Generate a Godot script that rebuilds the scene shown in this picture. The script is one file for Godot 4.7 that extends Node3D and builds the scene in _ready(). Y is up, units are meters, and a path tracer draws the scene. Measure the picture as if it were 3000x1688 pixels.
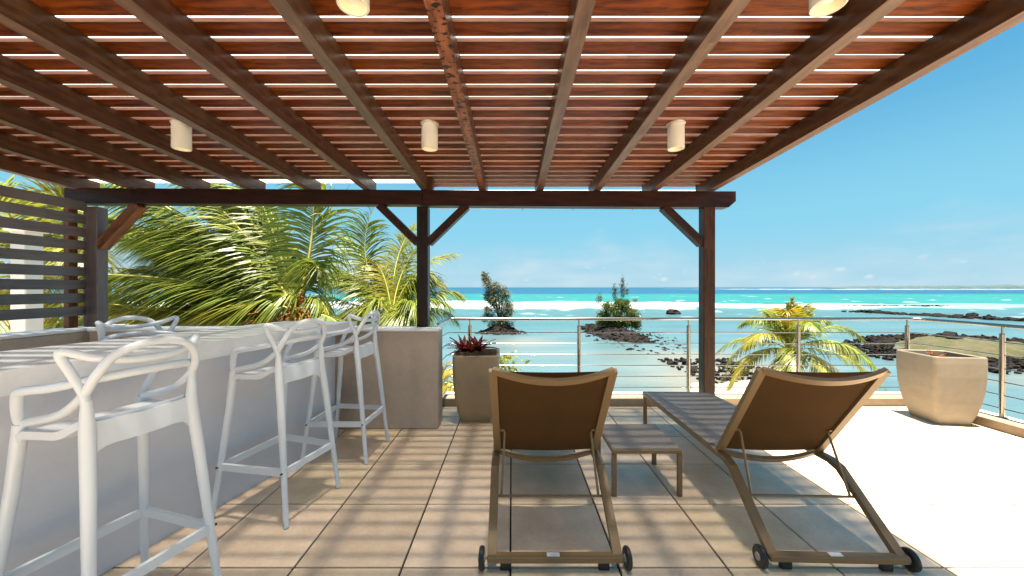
extends Node3D

const K := 0.84          # survey units to metres
const SLOPE := 0.0406    # fall of the pergola roof towards the sea
const SEA_Y := -4.5
var rng := RandomNumberGenerator.new()
var used := {}
var M := {}

# ---------------------------------------------------------------- mesh builder
class MB:
	var v := PackedVector3Array()
	var n := PackedVector3Array()
	var t := PackedVector2Array()
	var c := PackedColorArray()
	var tint := Color(1, 1, 1)
	var uvo := Vector2.ZERO

	func tri(a: Vector3, b: Vector3, d: Vector3, na: Vector3, nb: Vector3, nd: Vector3, ua := Vector2.ZERO, ub := Vector2.ZERO, ud := Vector2.ZERO) -> void:
		if (b - a).cross(d - a).dot(na + nb + nd) > 0.0:
			v.append(a); v.append(d); v.append(b)
			n.append(na); n.append(nd); n.append(nb)
			t.append(ua + uvo); t.append(ud + uvo); t.append(ub + uvo)
		else:
			v.append(a); v.append(b); v.append(d)
			n.append(na); n.append(nb); n.append(nd)
			t.append(ua + uvo); t.append(ub + uvo); t.append(ud + uvo)
		c.append(tint); c.append(tint); c.append(tint)

	func flat(a: Vector3, b: Vector3, d: Vector3, out: Vector3, ua := Vector2.ZERO, ub := Vector2.ZERO, ud := Vector2.ZERO) -> void:
		var nn := (b - a).cross(d - a).normalized()
		if nn.dot(out) < 0.0:
			nn = -nn
		tri(a, b, d, nn, nn, nn, ua, ub, ud)

	func quad(a: Vector3, b: Vector3, d: Vector3, e: Vector3, out: Vector3, ua := Vector2.ZERO, ub := Vector2(1, 0), ud := Vector2(1, 1), ue := Vector2(0, 1)) -> void:
		flat(a, b, d, out, ua, ub, ud)
		flat(a, d, e, out, ua, ud, ue)

	func _uv(p: Vector3, ax: int, grain: int) -> Vector2:
		var o := [0, 1, 2]
		o.erase(ax)
		if o[1] == grain:
			return Vector2(p[o[1]], p[o[0]] + float(ax) * 0.37)
		return Vector2(p[o[0]], p[o[1]] + float(ax) * 0.37)

	# chamfered box; grain runs along its longest side
	func box(ctr: Vector3, size: Vector3, bev := 0.0, bas := Basis.IDENTITY) -> void:
		var h := size * 0.5
		var b: float = min(bev, min(h.x, min(h.y, h.z)) * 0.9)
		var grain := 0
		if size.y >= size.x and size.y >= size.z:
			grain = 1
		elif size.z >= size.x:
			grain = 2
		for ax in 3:
			var a1 := (ax + 1) % 3
			var a2 := (ax + 2) % 3
			for s in [-1.0, 1.0]:
				var p := []
				var u := []
				for k in [[-1, -1], [1, -1], [1, 1], [-1, 1]]:
					var q := Vector3.ZERO
					q[ax] = s * h[ax]
					q[a1] = k[0] * (h[a1] - b)
					q[a2] = k[1] * (h[a2] - b)
					p.append(ctr + bas * q)
					u.append(_uv(q, ax, grain))
				var o := Vector3.ZERO
				o[ax] = s
				quad(p[0], p[1], p[2], p[3], bas * o, u[0], u[1], u[2], u[3])
		if b <= 0.0:
			return
		for ax in 3:
			var a1 := (ax + 1) % 3
			var a2 := (ax + 2) % 3
			for s1 in [-1.0, 1.0]:
				for s2 in [-1.0, 1.0]:
					var q := [Vector3.ZERO, Vector3.ZERO, Vector3.ZERO, Vector3.ZERO]
					for k in 4:
						var e: Vector3 = q[k]
						e[ax] = (h[ax] - b) * (-1.0 if k < 2 else 1.0)
						e[a1] = s1 * (h[a1] - (b if (k == 1 or k == 2) else 0.0))
						e[a2] = s2 * (h[a2] - (0.0 if (k == 1 or k == 2) else b))
						q[k] = e
					var o := Vector3.ZERO
					o[a1] = s1
					o[a2] = s2
					quad(ctr + bas * q[0], ctr + bas * q[1], ctr + bas * q[2], ctr + bas * q[3], bas * o, _uv(q[0], a2, grain), _uv(q[1], a2, grain), _uv(q[2], a2, grain), _uv(q[3], a2, grain))
		for sx in [-1.0, 1.0]:
			for sy in [-1.0, 1.0]:
				for sz in [-1.0, 1.0]:
					var s := Vector3(sx, sy, sz)
					flat(ctr + bas * (s * Vector3(h.x, h.y - b, h.z - b)), ctr + bas * (s * Vector3(h.x - b, h.y, h.z - b)), ctr + bas * (s * Vector3(h.x - b, h.y - b, h.z)), bas * s)

	# round tube through points with radii; sq flattens across the second axis
	func tube(pts: Array, radii: Array, sides := 8, caps := true, sq := 1.0) -> void:
		var m := pts.size()
		var prev := []
		var prevn := []
		var up := Vector3.UP
		var along := 0.0
		for i in m:
			var tg: Vector3 = pts[min(i + 1, m - 1)] - pts[max(i - 1, 0)]
			tg = tg.normalized()
			if i == 0:
				up = Vector3.UP if abs(tg.y) < 0.9 else Vector3.RIGHT
			var side := tg.cross(up).normalized()
			up = side.cross(tg).normalized()
			var ring := []
			var rn := []
			var r: float = radii[min(i, radii.size() - 1)]
			for k in sides:
				var a := TAU * k / sides
				var nn := side * cos(a) + up * sin(a)
				ring.append(pts[i] + side * cos(a) * r + up * sin(a) * r * sq)
				rn.append(nn)
			if i > 0:
				var l: float = (pts[i] - pts[i - 1]).length()
				for k in sides:
					var j := (k + 1) % sides
					var u0 := Vector2(along, k * 0.05)
					var u1 := Vector2(along + l, k * 0.05)
					tri(prev[k], ring[k], ring[j], prevn[k], rn[k], rn[j], u0, u1, u1 + Vector2(0, 0.05))
					tri(prev[k], ring[j], prev[j], prevn[k], rn[j], prevn[j], u0, u1 + Vector2(0, 0.05), u0 + Vector2(0, 0.05))
				along += l
			if caps and (i == 0 or i == m - 1):
				var o := tg * (-1.0 if i == 0 else 1.0)
				for k in sides:
					flat(pts[i], ring[k], ring[(k + 1) % sides], o)
			prev = ring
			prevn = rn

	# rectangular bar swept along a path; "side" stays fixed
	func sweep(pts: Array, side: Vector3, w: float, h: float) -> void:
		var m := pts.size()
		var prev := []
		var along := 0.0
		for i in m:
			var t0: Vector3 = (pts[i] - pts[max(i - 1, 0)]).normalized()
			var t1: Vector3 = (pts[min(i + 1, m - 1)] - pts[i]).normalized()
			if i == 0:
				t0 = t1
			if i == m - 1:
				t1 = t0
			var tg := (t0 + t1).normalized()
			var nn := side.cross(tg).normalized()
			var sd := side - tg * side.dot(tg)
			sd = sd.normalized()
			var mit: float = 1.0 / max(0.3, tg.dot(t1))
			var p: Vector3 = pts[i]
			var ring := [p - sd * w / 2 - nn * h / 2 * mit, p + sd * w / 2 - nn * h / 2 * mit, p + sd * w / 2 + nn * h / 2 * mit, p - sd * w / 2 + nn * h / 2 * mit]
			if i > 0:
				var l: float = (p - pts[i - 1]).length()
				var mid: Vector3 = (p + pts[i - 1]) * 0.5
				for k in 4:
					var j := (k + 1) % 4
					var fc: Vector3 = (prev[k] + prev[j] + ring[k] + ring[j]) * 0.25
					quad(prev[k], ring[k], ring[j], prev[j], fc - mid, Vector2(along, 0), Vector2(along + l, 0), Vector2(along + l, 0.05), Vector2(along, 0.05))
				along += l
			if i == 0 or i == m - 1:
				quad(ring[0], ring[1], ring[2], ring[3], tg * (-1.0 if i == 0 else 1.0))
			prev = ring

	# a convex outline in x, y pulled from depth z0 to z1
	func prism(o: Array, z0: float, z1: float) -> void:
		var ctr := Vector3.ZERO
		for p in o:
			ctr += Vector3(p.x, p.y, (z0 + z1) / 2) / o.size()
		for k in o.size():
			var a: Vector2 = o[k]
			var b: Vector2 = o[(k + 1) % o.size()]
			var mid := Vector3((a.x + b.x) / 2, (a.y + b.y) / 2, ctr.z)
			var l := (b - a).length()
			quad(Vector3(a.x, a.y, z0), Vector3(b.x, b.y, z0), Vector3(b.x, b.y, z1), Vector3(a.x, a.y, z1), mid - ctr, Vector2(0, 0.7 + z0), Vector2(l, 0.7 + z0), Vector2(l, 0.7 + z1), Vector2(0, 0.7 + z1))
			if k > 0 and k < o.size() - 1:
				for z in [z0, z1]:
					flat(Vector3(o[0].x, o[0].y, z), Vector3(a.x, a.y, z), Vector3(b.x, b.y, z), Vector3(0, 0, z - ctr.z), o[0], a, b)

	# eight corners: 0-3 one end, 4-7 the other, in the same turn
	func hexa(p: Array) -> void:
		var ctr := Vector3.ZERO
		for q in p:
			ctr += q / 8.0
		for f in [[0, 1, 2, 3], [4, 5, 6, 7], [0, 1, 5, 4], [1, 2, 6, 5], [2, 3, 7, 6], [3, 0, 4, 7]]:
			var a: Vector3 = p[f[0]]
			var b: Vector3 = p[f[1]]
			var d: Vector3 = p[f[2]]
			var e: Vector3 = p[f[3]]
			var l0 := (b - a).length()
			var l1 := (e - a).length()
			var off: float = f[0] * 0.31 + f[1] * 0.17
			if l0 > l1:
				quad(a, b, d, e, (a + b + d + e) / 4.0 - ctr, Vector2(0, off), Vector2(l0, off), Vector2(l0, off + l1), Vector2(0, off + l1))
			else:
				quad(a, b, d, e, (a + b + d + e) / 4.0 - ctr, Vector2(0, off), Vector2(0, off + l0), Vector2(l1, off + l0), Vector2(l1, off))

	# turned shape: profile of (radius, height)
	func lathe(prof: Array, sides := 24, ctr := Vector3.ZERO, bas := Basis.IDENTITY) -> void:
		for i in range(1, prof.size()):
			var a: Vector2 = prof[i - 1]
			var b: Vector2 = prof[i]
			var pn := Vector2(b.y - a.y, a.x - b.x).normalized()
			for k in sides:
				var a0 := TAU * k / sides
				var a1 := TAU * (k + 1) / sides
				var d0 := Vector3(cos(a0), 0, sin(a0))
				var d1 := Vector3(cos(a1), 0, sin(a1))
				var n0 := bas * (d0 * pn.x + Vector3.UP * pn.y)
				var n1 := bas * (d1 * pn.x + Vector3.UP * pn.y)
				var p00 := ctr + bas * (d0 * a.x + Vector3.UP * a.y)
				var p10 := ctr + bas * (d1 * a.x + Vector3.UP * a.y)
				var p01 := ctr + bas * (d0 * b.x + Vector3.UP * b.y)
				var p11 := ctr + bas * (d1 * b.x + Vector3.UP * b.y)
				if a.x > 0.0001:
					tri(p00, p10, p11, n0, n1, n1)
				if b.x > 0.0001:
					tri(p00, p11, p01, n0, n1, n0)

	# smooth sheet from a grid of points [row][column]; facing = rough outward direction
	func grid(g: Array, facing: Vector3, uvs := 1.0) -> void:
		var rows := g.size()
		var cols: int = g[0].size()
		var nn := []
		for i in rows:
			var row := []
			for j in cols:
				var du: Vector3 = g[i][min(j + 1, cols - 1)] - g[i][max(j - 1, 0)]
				var dv: Vector3 = g[min(i + 1, rows - 1)][j] - g[max(i - 1, 0)][j]
				var q := du.cross(dv).normalized()
				if q.dot(facing) < 0.0:
					q = -q
				row.append(q)
			nn.append(row)
		for i in rows - 1:
			for j in cols - 1:
				var ua := Vector2(float(j) / (cols - 1), float(i) / (rows - 1)) * uvs
				var ub := Vector2(float(j + 1) / (cols - 1), float(i) / (rows - 1)) * uvs
				var uc := Vector2(float(j + 1) / (cols - 1), float(i + 1) / (rows - 1)) * uvs
				var ud := Vector2(float(j) / (cols - 1), float(i + 1) / (rows - 1)) * uvs
				tri(g[i][j], g[i][j + 1], g[i + 1][j + 1], nn[i][j], nn[i][j + 1], nn[i + 1][j + 1], ua, ub, uc)
				tri(g[i][j], g[i + 1][j + 1], g[i + 1][j], nn[i][j], nn[i + 1][j + 1], nn[i + 1][j], ua, uc, ud)

	func done(k: float) -> ArrayMesh:
		var a := []
		a.resize(Mesh.ARRAY_MAX)
		var vv := PackedVector3Array()
		vv.resize(v.size())
		for i in v.size():
			vv[i] = v[i] * k
		a[Mesh.ARRAY_VERTEX] = vv
		a[Mesh.ARRAY_NORMAL] = n
		a[Mesh.ARRAY_TEX_UV] = t
		a[Mesh.ARRAY_COLOR] = c
		var m := ArrayMesh.new()
		m.add_surface_from_arrays(Mesh.PRIMITIVE_TRIANGLES, a)
		return m

# ---------------------------------------------------------------- scene helpers
func P(x: float, y: float, d: float) -> Vector3:
	return Vector3(x, y, -d)

func numbered(nm: String) -> String:
	if not used.has(nm):
		used[nm] = 0
		return nm
	used[nm] += 1
	return "%s_%03d" % [nm, used[nm]]

func tag(o: Node, label: String, category: String, group := "") -> void:
	o.set_meta("label", label)
	o.set_meta("category", category)
	if group != "":
		o.set_meta("group", group)

func thing(nm: String, label: String, category: String, at := Vector3.ZERO, yaw := 0.0, group := "") -> Node3D:
	var o := Node3D.new()
	o.name = numbered(nm)
	add_child(o)
	o.position = at * K
	o.rotation.y = yaw
	tag(o, label, category, group)
	return o

func setting(nm: String, at := Vector3.ZERO) -> Node3D:
	var o := Node3D.new()
	o.name = numbered(nm)
	add_child(o)
	o.position = at * K
	o.set_meta("kind", "structure")
	return o

func part(nm: String, mb: MB, mat: Material, parent: Node) -> MeshInstance3D:
	return partm(nm, mb.done(K), mat, parent)

func partm(nm: String, mesh: Mesh, mat: Material, parent: Node) -> MeshInstance3D:
	var o := MeshInstance3D.new()
	o.mesh = mesh
	o.material_override = mat
	if parent == self:
		o.name = numbered(nm)
	else:
		var k := 0
		var nn := nm
		while parent.has_node(NodePath(nn)):
			k += 1
			nn = "%s_%03d" % [nm, k]
		o.name = nn
	parent.add_child(o, true)
	return o

func ctint(m: float, s: float) -> Color:
	var k := m + rng.randf_range(-s, s)
	return Color(k * rng.randf_range(0.95, 1.08), k * rng.randf_range(0.93, 1.06), k * rng.randf_range(0.92, 1.05))

func noise(sd: int, freq: float, oct := 4) -> FastNoiseLite:
	var f := FastNoiseLite.new()
	f.seed = sd
	f.noise_type = FastNoiseLite.TYPE_SIMPLEX_SMOOTH
	f.frequency = freq
	f.fractal_type = FastNoiseLite.FRACTAL_FBM
	f.fractal_octaves = oct
	return f

func mat(col: Color, rough: float, tex: Texture2D = null, metal := 0.0) -> StandardMaterial3D:
	var m := StandardMaterial3D.new()
	m.albedo_color = col.linear_to_srgb()
	m.roughness = rough
	m.metallic = metal
	m.vertex_color_use_as_albedo = true
	if tex:
		m.albedo_texture = tex
	return m

func tri_tex(m: StandardMaterial3D, sc: float) -> void:
	m.uv1_triplanar = true
	m.uv1_world_triplanar = true
	m.uv1_scale = Vector3(sc, sc, sc)

func normal_tex(sd: int, freq: float, oct: int, strength: float, size := 512) -> ImageTexture:
	var im: Image = noise(sd, freq, oct).get_seamless_image(size, size)
	im.convert(Image.FORMAT_L8)
	im.bump_map_to_normal_map(strength)
	return ImageTexture.create_from_image(im)

# wood: u along the grain
func wood_tex(sd: int, dark: Color, light: Color, contrast: float, stain := 0.0) -> ImageTexture:
	var w := 512
	var h := 256
	var a := noise(sd, 0.02, 3)
	var b := noise(sd + 7, 0.05, 3)
	var e := noise(sd + 13, 0.012, 4)
	var im := Image.create(w, h, false, Image.FORMAT_RGB8)
	for y in h:
		for x in w:
			var wob := a.get_noise_2d(x * 0.16, y * 0.5) * 16.0
			var ring := 0.5 + 0.5 * sin((y + wob) * 0.33 + a.get_noise_2d(x * 0.08, y * 0.3) * 5.0)
			var fine := b.get_noise_2d(x * 0.22, y * 10.0)
			var streak := e.get_noise_2d(x * 0.25, y * 7.0)
			var big := e.get_noise_2d(x * 0.4, y * 1.2)
			var k: float = clamp(0.5 + (ring - 0.5) * 0.4 * contrast + fine * 0.55 * contrast + streak * 0.6 * contrast + big * 0.3, 0.0, 1.0)
			var col := dark.lerp(light, k)
			if stain > 0.0:
				var s := smoothstep(0.16, 0.3, a.get_noise_2d(x * 2.4 + 300.0, y * 3.0)) * stain
				col = col.lerp(Color(0.012, 0.01, 0.008), s)
			im.set_pixel(x, y, col.linear_to_srgb())
	return ImageTexture.create_from_image(im)

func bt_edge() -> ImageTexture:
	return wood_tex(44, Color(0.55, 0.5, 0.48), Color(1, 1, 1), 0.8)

func mottle_tex(sd: int, c0: Color, c1: Color, f0: float, f1: float, speck := 0.0) -> ImageTexture:
	var w := 512
	var na: Image = noise(sd, f0, 5).get_seamless_image(w, w)
	var nb: Image = noise(sd + 3, f1, 3).get_seamless_image(w, w)
	var im := Image.create(w, w, false, Image.FORMAT_RGB8)
	for y in w:
		for x in w:
			var k := na.get_pixel(x, y).r * 0.65 + nb.get_pixel(x, y).r * 0.35
			var col := c0.lerp(c1, clamp((k - 0.5) * 1.6 + 0.5, 0.0, 1.0))
			if speck > 0.0 and nb.get_pixel(x, y).r > 0.86:
				col = col * (1.0 - speck)
			im.set_pixel(x, y, col.linear_to_srgb())
	return ImageTexture.create_from_image(im)

# ---------------------------------------------------------------- main
func _ready() -> void:
	rng.seed = 4711
	_camera_and_light()
	_materials()
	_sea()
	_land()
	_terrace()
	_walls()
	_pergola()
	_screen()
	_railing()
	_bar()
	_palms()
	_islets()
	_stools()
	_loungers()
	_table()
	_planters()
	_lamps()

const EXPO := 5.0

func _camera_and_light() -> void:
	var cam := Camera3D.new()
	cam.name = "camera"
	add_child(cam)
	cam.position = Vector3(0, 1.55 * K, 0)
	cam.rotation_degrees.x = -0.09
	cam.fov = 75.78
	cam.near = 0.05
	cam.far = 30000.0
	cam.current = true
	var env := Environment.new()
	env.background_mode = Environment.BG_SKY
	env.tonemap_mode = Environment.TONE_MAPPER_LINEAR
	env.tonemap_exposure = EXPO
	env.sdfgi_enabled = true
	env.ssao_enabled = true
	env.ssil_enabled = true
	var sky := Sky.new()
	var pm := PanoramaSkyMaterial.new()
	pm.panorama = _sky_image()
	sky.sky_material = pm
	env.sky = sky
	var we := WorldEnvironment.new()
	we.name = "world_environment"
	we.environment = env
	add_child(we)
	var sun := DirectionalLight3D.new()
	sun.name = "sun"
	add_child(sun)
	var to_sun := Vector3(0.03, 1.0, 0.07).normalized()
	sun.basis = Basis.looking_at(-to_sun, Vector3.FORWARD)
	sun.light_energy = 1.6
	sun.light_color = Color(1.0, 0.955, 0.88)
	sun.light_angular_distance = 2.6
	sun.shadow_enabled = true

func _sky_image() -> ImageTexture:
	var w := 2048
	var h := 1024
	var im := Image.create(w, h, false, Image.FORMAT_RGBF)
	var na := noise(5, 1.0, 5)
	var nb := noise(9, 1.0, 4)
	var low := Color(0.47, 0.72, 0.84)
	var mid := Color(0.27, 0.67, 0.88)
	var high := Color(0.115, 0.44, 0.75)
	var top := Color(0.09, 0.33, 0.62)
	im.fill(Color(0.3, 0.42, 0.45) / EXPO)
	for y in h / 2 + 2:
		var el := (0.5 - (y + 0.5) / h) * PI
		var deg := rad_to_deg(el)
		var base: Color
		if deg < 10.0:
			base = low.lerp(mid, smoothstep(-2.0, 10.0, deg))
		elif deg < 24.0:
			base = mid.lerp(high, smoothstep(8.0, 25.0, deg))
		else:
			base = high.lerp(top, smoothstep(20.0, 80.0, deg))
		if deg > 26.0:
			im.fill_rect(Rect2i(0, y, w, 1), base / EXPO)
			continue
		for x in w:
			var az := ((x + 0.5) / w - 0.5) * TAU
			var dir := Vector3(sin(az), 0, -cos(az))
			var q := dir * 6.0 + Vector3(0, el * 26.0, 0)
			var cov := 0.0
			# soft bank of haze cloud low over the sea
			var edge := 5.9 + na.get_noise_3dv(dir * 3.0) * 5.5
			var bank: float = smoothstep(edge + 1.4, edge - 2.6, deg) * (0.5 + 0.9 * na.get_noise_3dv(q))
			bank *= 0.45 + 1.0 * exp(-pow((rad_to_deg(az) - 6.0) / 24.0, 2.0))
			cov = clamp(bank, 0.0, 0.75) * smoothstep(-0.5, 0.35, na.get_noise_3dv(dir * 1.7 + Vector3(3, 1, 9)) + 0.1)
			# small cumulus puffs
			var p := nb.get_noise_3dv(Vector3(dir.x * 22.0, el * 40.0, dir.z * 22.0))
			cov = max(cov, smoothstep(0.34, 0.55, p) * smoothstep(0.4, 1.2, deg) * smoothstep(4.2, 2.0, deg) * 0.8)
			var pa := (rad_to_deg(az) - 49.5) / 2.3
			var pe := (deg - 2.4 - pa * 0.25) / 0.6
			cov = max(cov, clamp(exp(-pa * pa - pe * pe) * (0.7 + nb.get_noise_3dv(Vector3(dir.x * 60.0, el * 90.0, dir.z * 60.0)) * 1.3), 0.0, 0.8))
			var col := base.lerp(Color(0.78, 0.85, 0.9), cov)
			im.set_pixel(x, y, col / EXPO)
	return ImageTexture.create_from_image(im)

func _materials() -> void:
	var wt := wood_tex(21, Color(0.045, 0.0085, 0.002), Color(0.21, 0.048, 0.008), 0.85)
	M.slat = mat(Color(1, 1, 1), 0.42, wt)
	var bt := wood_tex(35, Color(0.07, 0.028, 0.014), Color(0.19, 0.085, 0.042), 0.8)
	M.lit_edge = mat(Color(0.26, 0.13, 0.09), 0.7, bt_edge())  # slat front edges: light from the sheet above painted in as a pale tone
	M.beam = mat(Color(1, 1, 1), 0.36, bt)
	var st := wood_tex(52, Color(0.09, 0.035, 0.018), Color(0.24, 0.1, 0.05), 0.9, 0.95)
	M.stained = mat(Color(1, 1, 1), 0.4, st)
	for k in ["slat", "beam", "stained"]:
		M[k].normal_enabled = true
		M[k].normal_texture = normal_tex(4, 0.03, 4, 2.0, 256)
		M[k].normal_scale = 0.25
		M[k].clearcoat_enabled = k != "slat"
		M[k].metallic_specular = 0.28
		M[k].clearcoat = 0.12
		M[k].clearcoat_roughness = 0.3
	M.sky_sheen = mat(Color(1, 1, 1), 0.42, wood_tex(56, Color(0.075, 0.04, 0.024), Color(0.17, 0.1, 0.062), 0.8))  # rafter undersides: glancing sky sheen painted into a paler grey-brown
	M.sheen_grey = mat(Color(1, 1, 1), 0.4, wood_tex(58, Color(0.085, 0.07, 0.075), Color(0.15, 0.125, 0.13), 0.6))  # screen slats and left post: sky reflected in the gloss, painted as grey
	M.sheet = mat(Color(0.92, 0.92, 0.9), 0.5)
	M.sheet.transparency = BaseMaterial3D.TRANSPARENCY_ALPHA
	M.sheet.albedo_color.a = 0.56
	M.sheet.backlight_enabled = true
	M.sheet.backlight = Color(1, 1, 1)
	M.white = mat(Color(0.78, 0.77, 0.75), 0.45)
	M.plaster = mat(Color(1, 1, 1), 0.85, mottle_tex(61, Color(0.47, 0.38, 0.305), Color(0.52, 0.425, 0.345), 0.012, 0.1))
	tri_tex(M.plaster, 1.8)
	M.plaster.normal_enabled = true
	M.plaster.normal_texture = normal_tex(62, 0.09, 3, 5.0)
	M.plaster.normal_scale = 0.5
	M.cap = mat(Color(1, 1, 1), 0.8, mottle_tex(64, Color(0.8, 0.79, 0.79), Color(0.87, 0.86, 0.86), 0.02, 0.09))
	tri_tex(M.cap, 1.3)
	M.tile = mat(Color(1, 1, 1), 0.42, mottle_tex(71, Color(0.59, 0.45, 0.31), Color(0.72, 0.575, 0.42), 0.008, 0.06))
	M.tile.normal_enabled = true
	M.tile.normal_texture = normal_tex(73, 0.02, 4, 1.5)
	M.tile.normal_scale = 0.15
	M.grout = mat(Color(0.02, 0.016, 0.012), 0.95)
	M.kerb = mat(Color(1, 1, 1), 0.55, mottle_tex(75, Color(0.1932, 0.1449, 0.0966), Color(0.2553, 0.1932, 0.1311), 0.015, 0.07))
	tri_tex(M.kerb, 0.9)
	M.coping = mat(Color(0.69, 0.69, 0.6762), 0.7)
	M.bar = mat(Color(1, 1, 1), 0.6, mottle_tex(81, Color(0.59, 0.6, 0.655), Color(0.64, 0.65, 0.705), 0.006, 0.03))
	tri_tex(M.bar, 0.7)
	M.bar.normal_enabled = true
	M.bar.normal_texture = normal_tex(82, 0.025, 5, 5.0)
	M.bar.normal_scale = 0.12
	M.bartop = mat(Color(1, 1, 1), 0.32, mottle_tex(83, Color(0.72, 0.73, 0.75), Color(0.82, 0.83, 0.85), 0.01, 0.06))
	tri_tex(M.bartop, 0.9)
	M.steel = mat(Color(0.3, 0.285, 0.26), 0.2, null, 1.0)
	M.plastic = mat(Color(0.7, 0.74, 0.79), 0.28)
	M.black = mat(Color(0.012, 0.012, 0.013), 0.45)
	M.hub = mat(Color(0.3, 0.29, 0.26), 0.5)
	M.frame = mat(Color(0.2, 0.125, 0.055), 0.42, mottle_tex(85, Color(0.92, 0.92, 0.92), Color(1, 1, 1), 0.03, 0.2))
	# woven sling cloth
	var sl := Image.create(64, 64, false, Image.FORMAT_RGB8)
	for y in 64:
		for x in 64:
			var k := 0.78 + 0.22 * sin(x * TAU / 4.0) * sin(y * TAU / 4.0) + rng.randf_range(-0.05, 0.05)
			sl.set_pixel(x, y, Color(k, k, k))
	M.sling_sheen = mat(Color(0.22, 0.175, 0.14), 0.6, mottle_tex(84, Color(0.9, 0.9, 0.9), Color(1, 1, 1), 0.03, 0.3))  # same cloth as the sling, lightened to paint in its sheen at glancing view
	M.sling = mat(Color(0.135, 0.08, 0.036), 0.85, ImageTexture.create_from_image(sl))
	M.sling.uv1_scale = Vector3(14, 14, 14)
	M.sling.backlight_enabled = true
	M.sling.backlight = Color(0.8, 0.58, 0.3)
	M.sling.metallic_specular = 0.15
	M.pot_sun_dimmed = mat(Color(1, 1, 1), 0.6, mottle_tex(86, Color(0.1863, 0.1587, 0.1173), Color(0.2415, 0.207, 0.1587), 0.006, 0.03))  # same pot material, darkened so the colour offsets the direct sun
	tri_tex(M.pot_sun_dimmed, 0.8)
	M.pot = mat(Color(1, 1, 1), 0.5, mottle_tex(87, Color(0.31, 0.22, 0.125), Color(0.37, 0.27, 0.16), 0.006, 0.03))  # brighter copy for the pot in shade, light put into its colour
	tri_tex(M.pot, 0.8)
	M.pot.normal_enabled = true
	M.pot.normal_texture = normal_tex(88, 0.015, 4, 3.0)
	M.pot.normal_scale = 0.15
	M.soil = mat(Color(0.045, 0.028, 0.018), 1.0)
	M.lamp = mat(Color(0.6, 0.58, 0.53), 0.4)
	M.lampin = mat(Color(0.85, 0.8, 0.62), 0.35)
	M.label = mat(Color(0.75, 0.75, 0.74), 0.4)
	M.leaf = mat(Color(1, 1, 1), 0.42)
	M.leaf.backlight_enabled = true
	M.leaf.backlight = Color(1, 1, 1)
	M.rachis = mat(Color(1, 1, 1), 0.45)
	M.bark = mat(Color(1, 1, 1), 0.9, mottle_tex(91, Color(0.1, 0.075, 0.055), Color(0.27, 0.22, 0.17), 0.02, 0.09))
	tri_tex(M.bark, 1.5)
	M.flower = mat(Color(1, 1, 1), 0.6)
	M.needle = mat(Color(1, 1, 1), 0.7)
	M.needle.backlight_enabled = true
	M.needle.backlight = Color(0.4, 0.4, 0.4)
	M.rock = mat(Color(1, 1, 1), 0.8, mottle_tex(93, Color(0.00414, 0.003864, 0.003864), Color(0.02346, 0.0207, 0.02001), 0.02, 0.08))
	M.rock.metallic_specular = 0.15
	tri_tex(M.rock, 0.6)
	M.sand = mat(Color(1, 1, 1), 0.95, mottle_tex(95, Color(0.276, 0.2277, 0.1656), Color(0.3864, 0.3312, 0.2484), 0.01, 0.09))
	tri_tex(M.sand, 0.25)
	M.turf = mat(Color(1, 1, 1), 1.0, mottle_tex(97, Color(0.01932, 0.03312, 0.00552), Color(0.069, 0.05244, 0.0276), 0.012, 0.07))
	tri_tex(M.turf, 0.16)
	M.sea = mat(Color(0.9, 0.9, 0.92), 0.3)
	M.sea.metallic_specular = 0.3
	tri_tex(M.sea, 0.22)
	M.sea.normal_enabled = true
	M.sea.normal_texture = normal_tex(99, 0.02, 5, 6.0)
	M.sea.normal_scale = 0.75
	M.far = mat(Color(0.03588, 0.0621, 0.069), 1.0)

# ---------------------------------------------------------------- sea and land
func gauss(x: float, d: float, cx: float, cd: float, rx: float, rd: float) -> float:
	return exp(-((x - cx) * (x - cx) / (rx * rx) + (d - cd) * (d - cd) / (rd * rd)))

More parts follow.
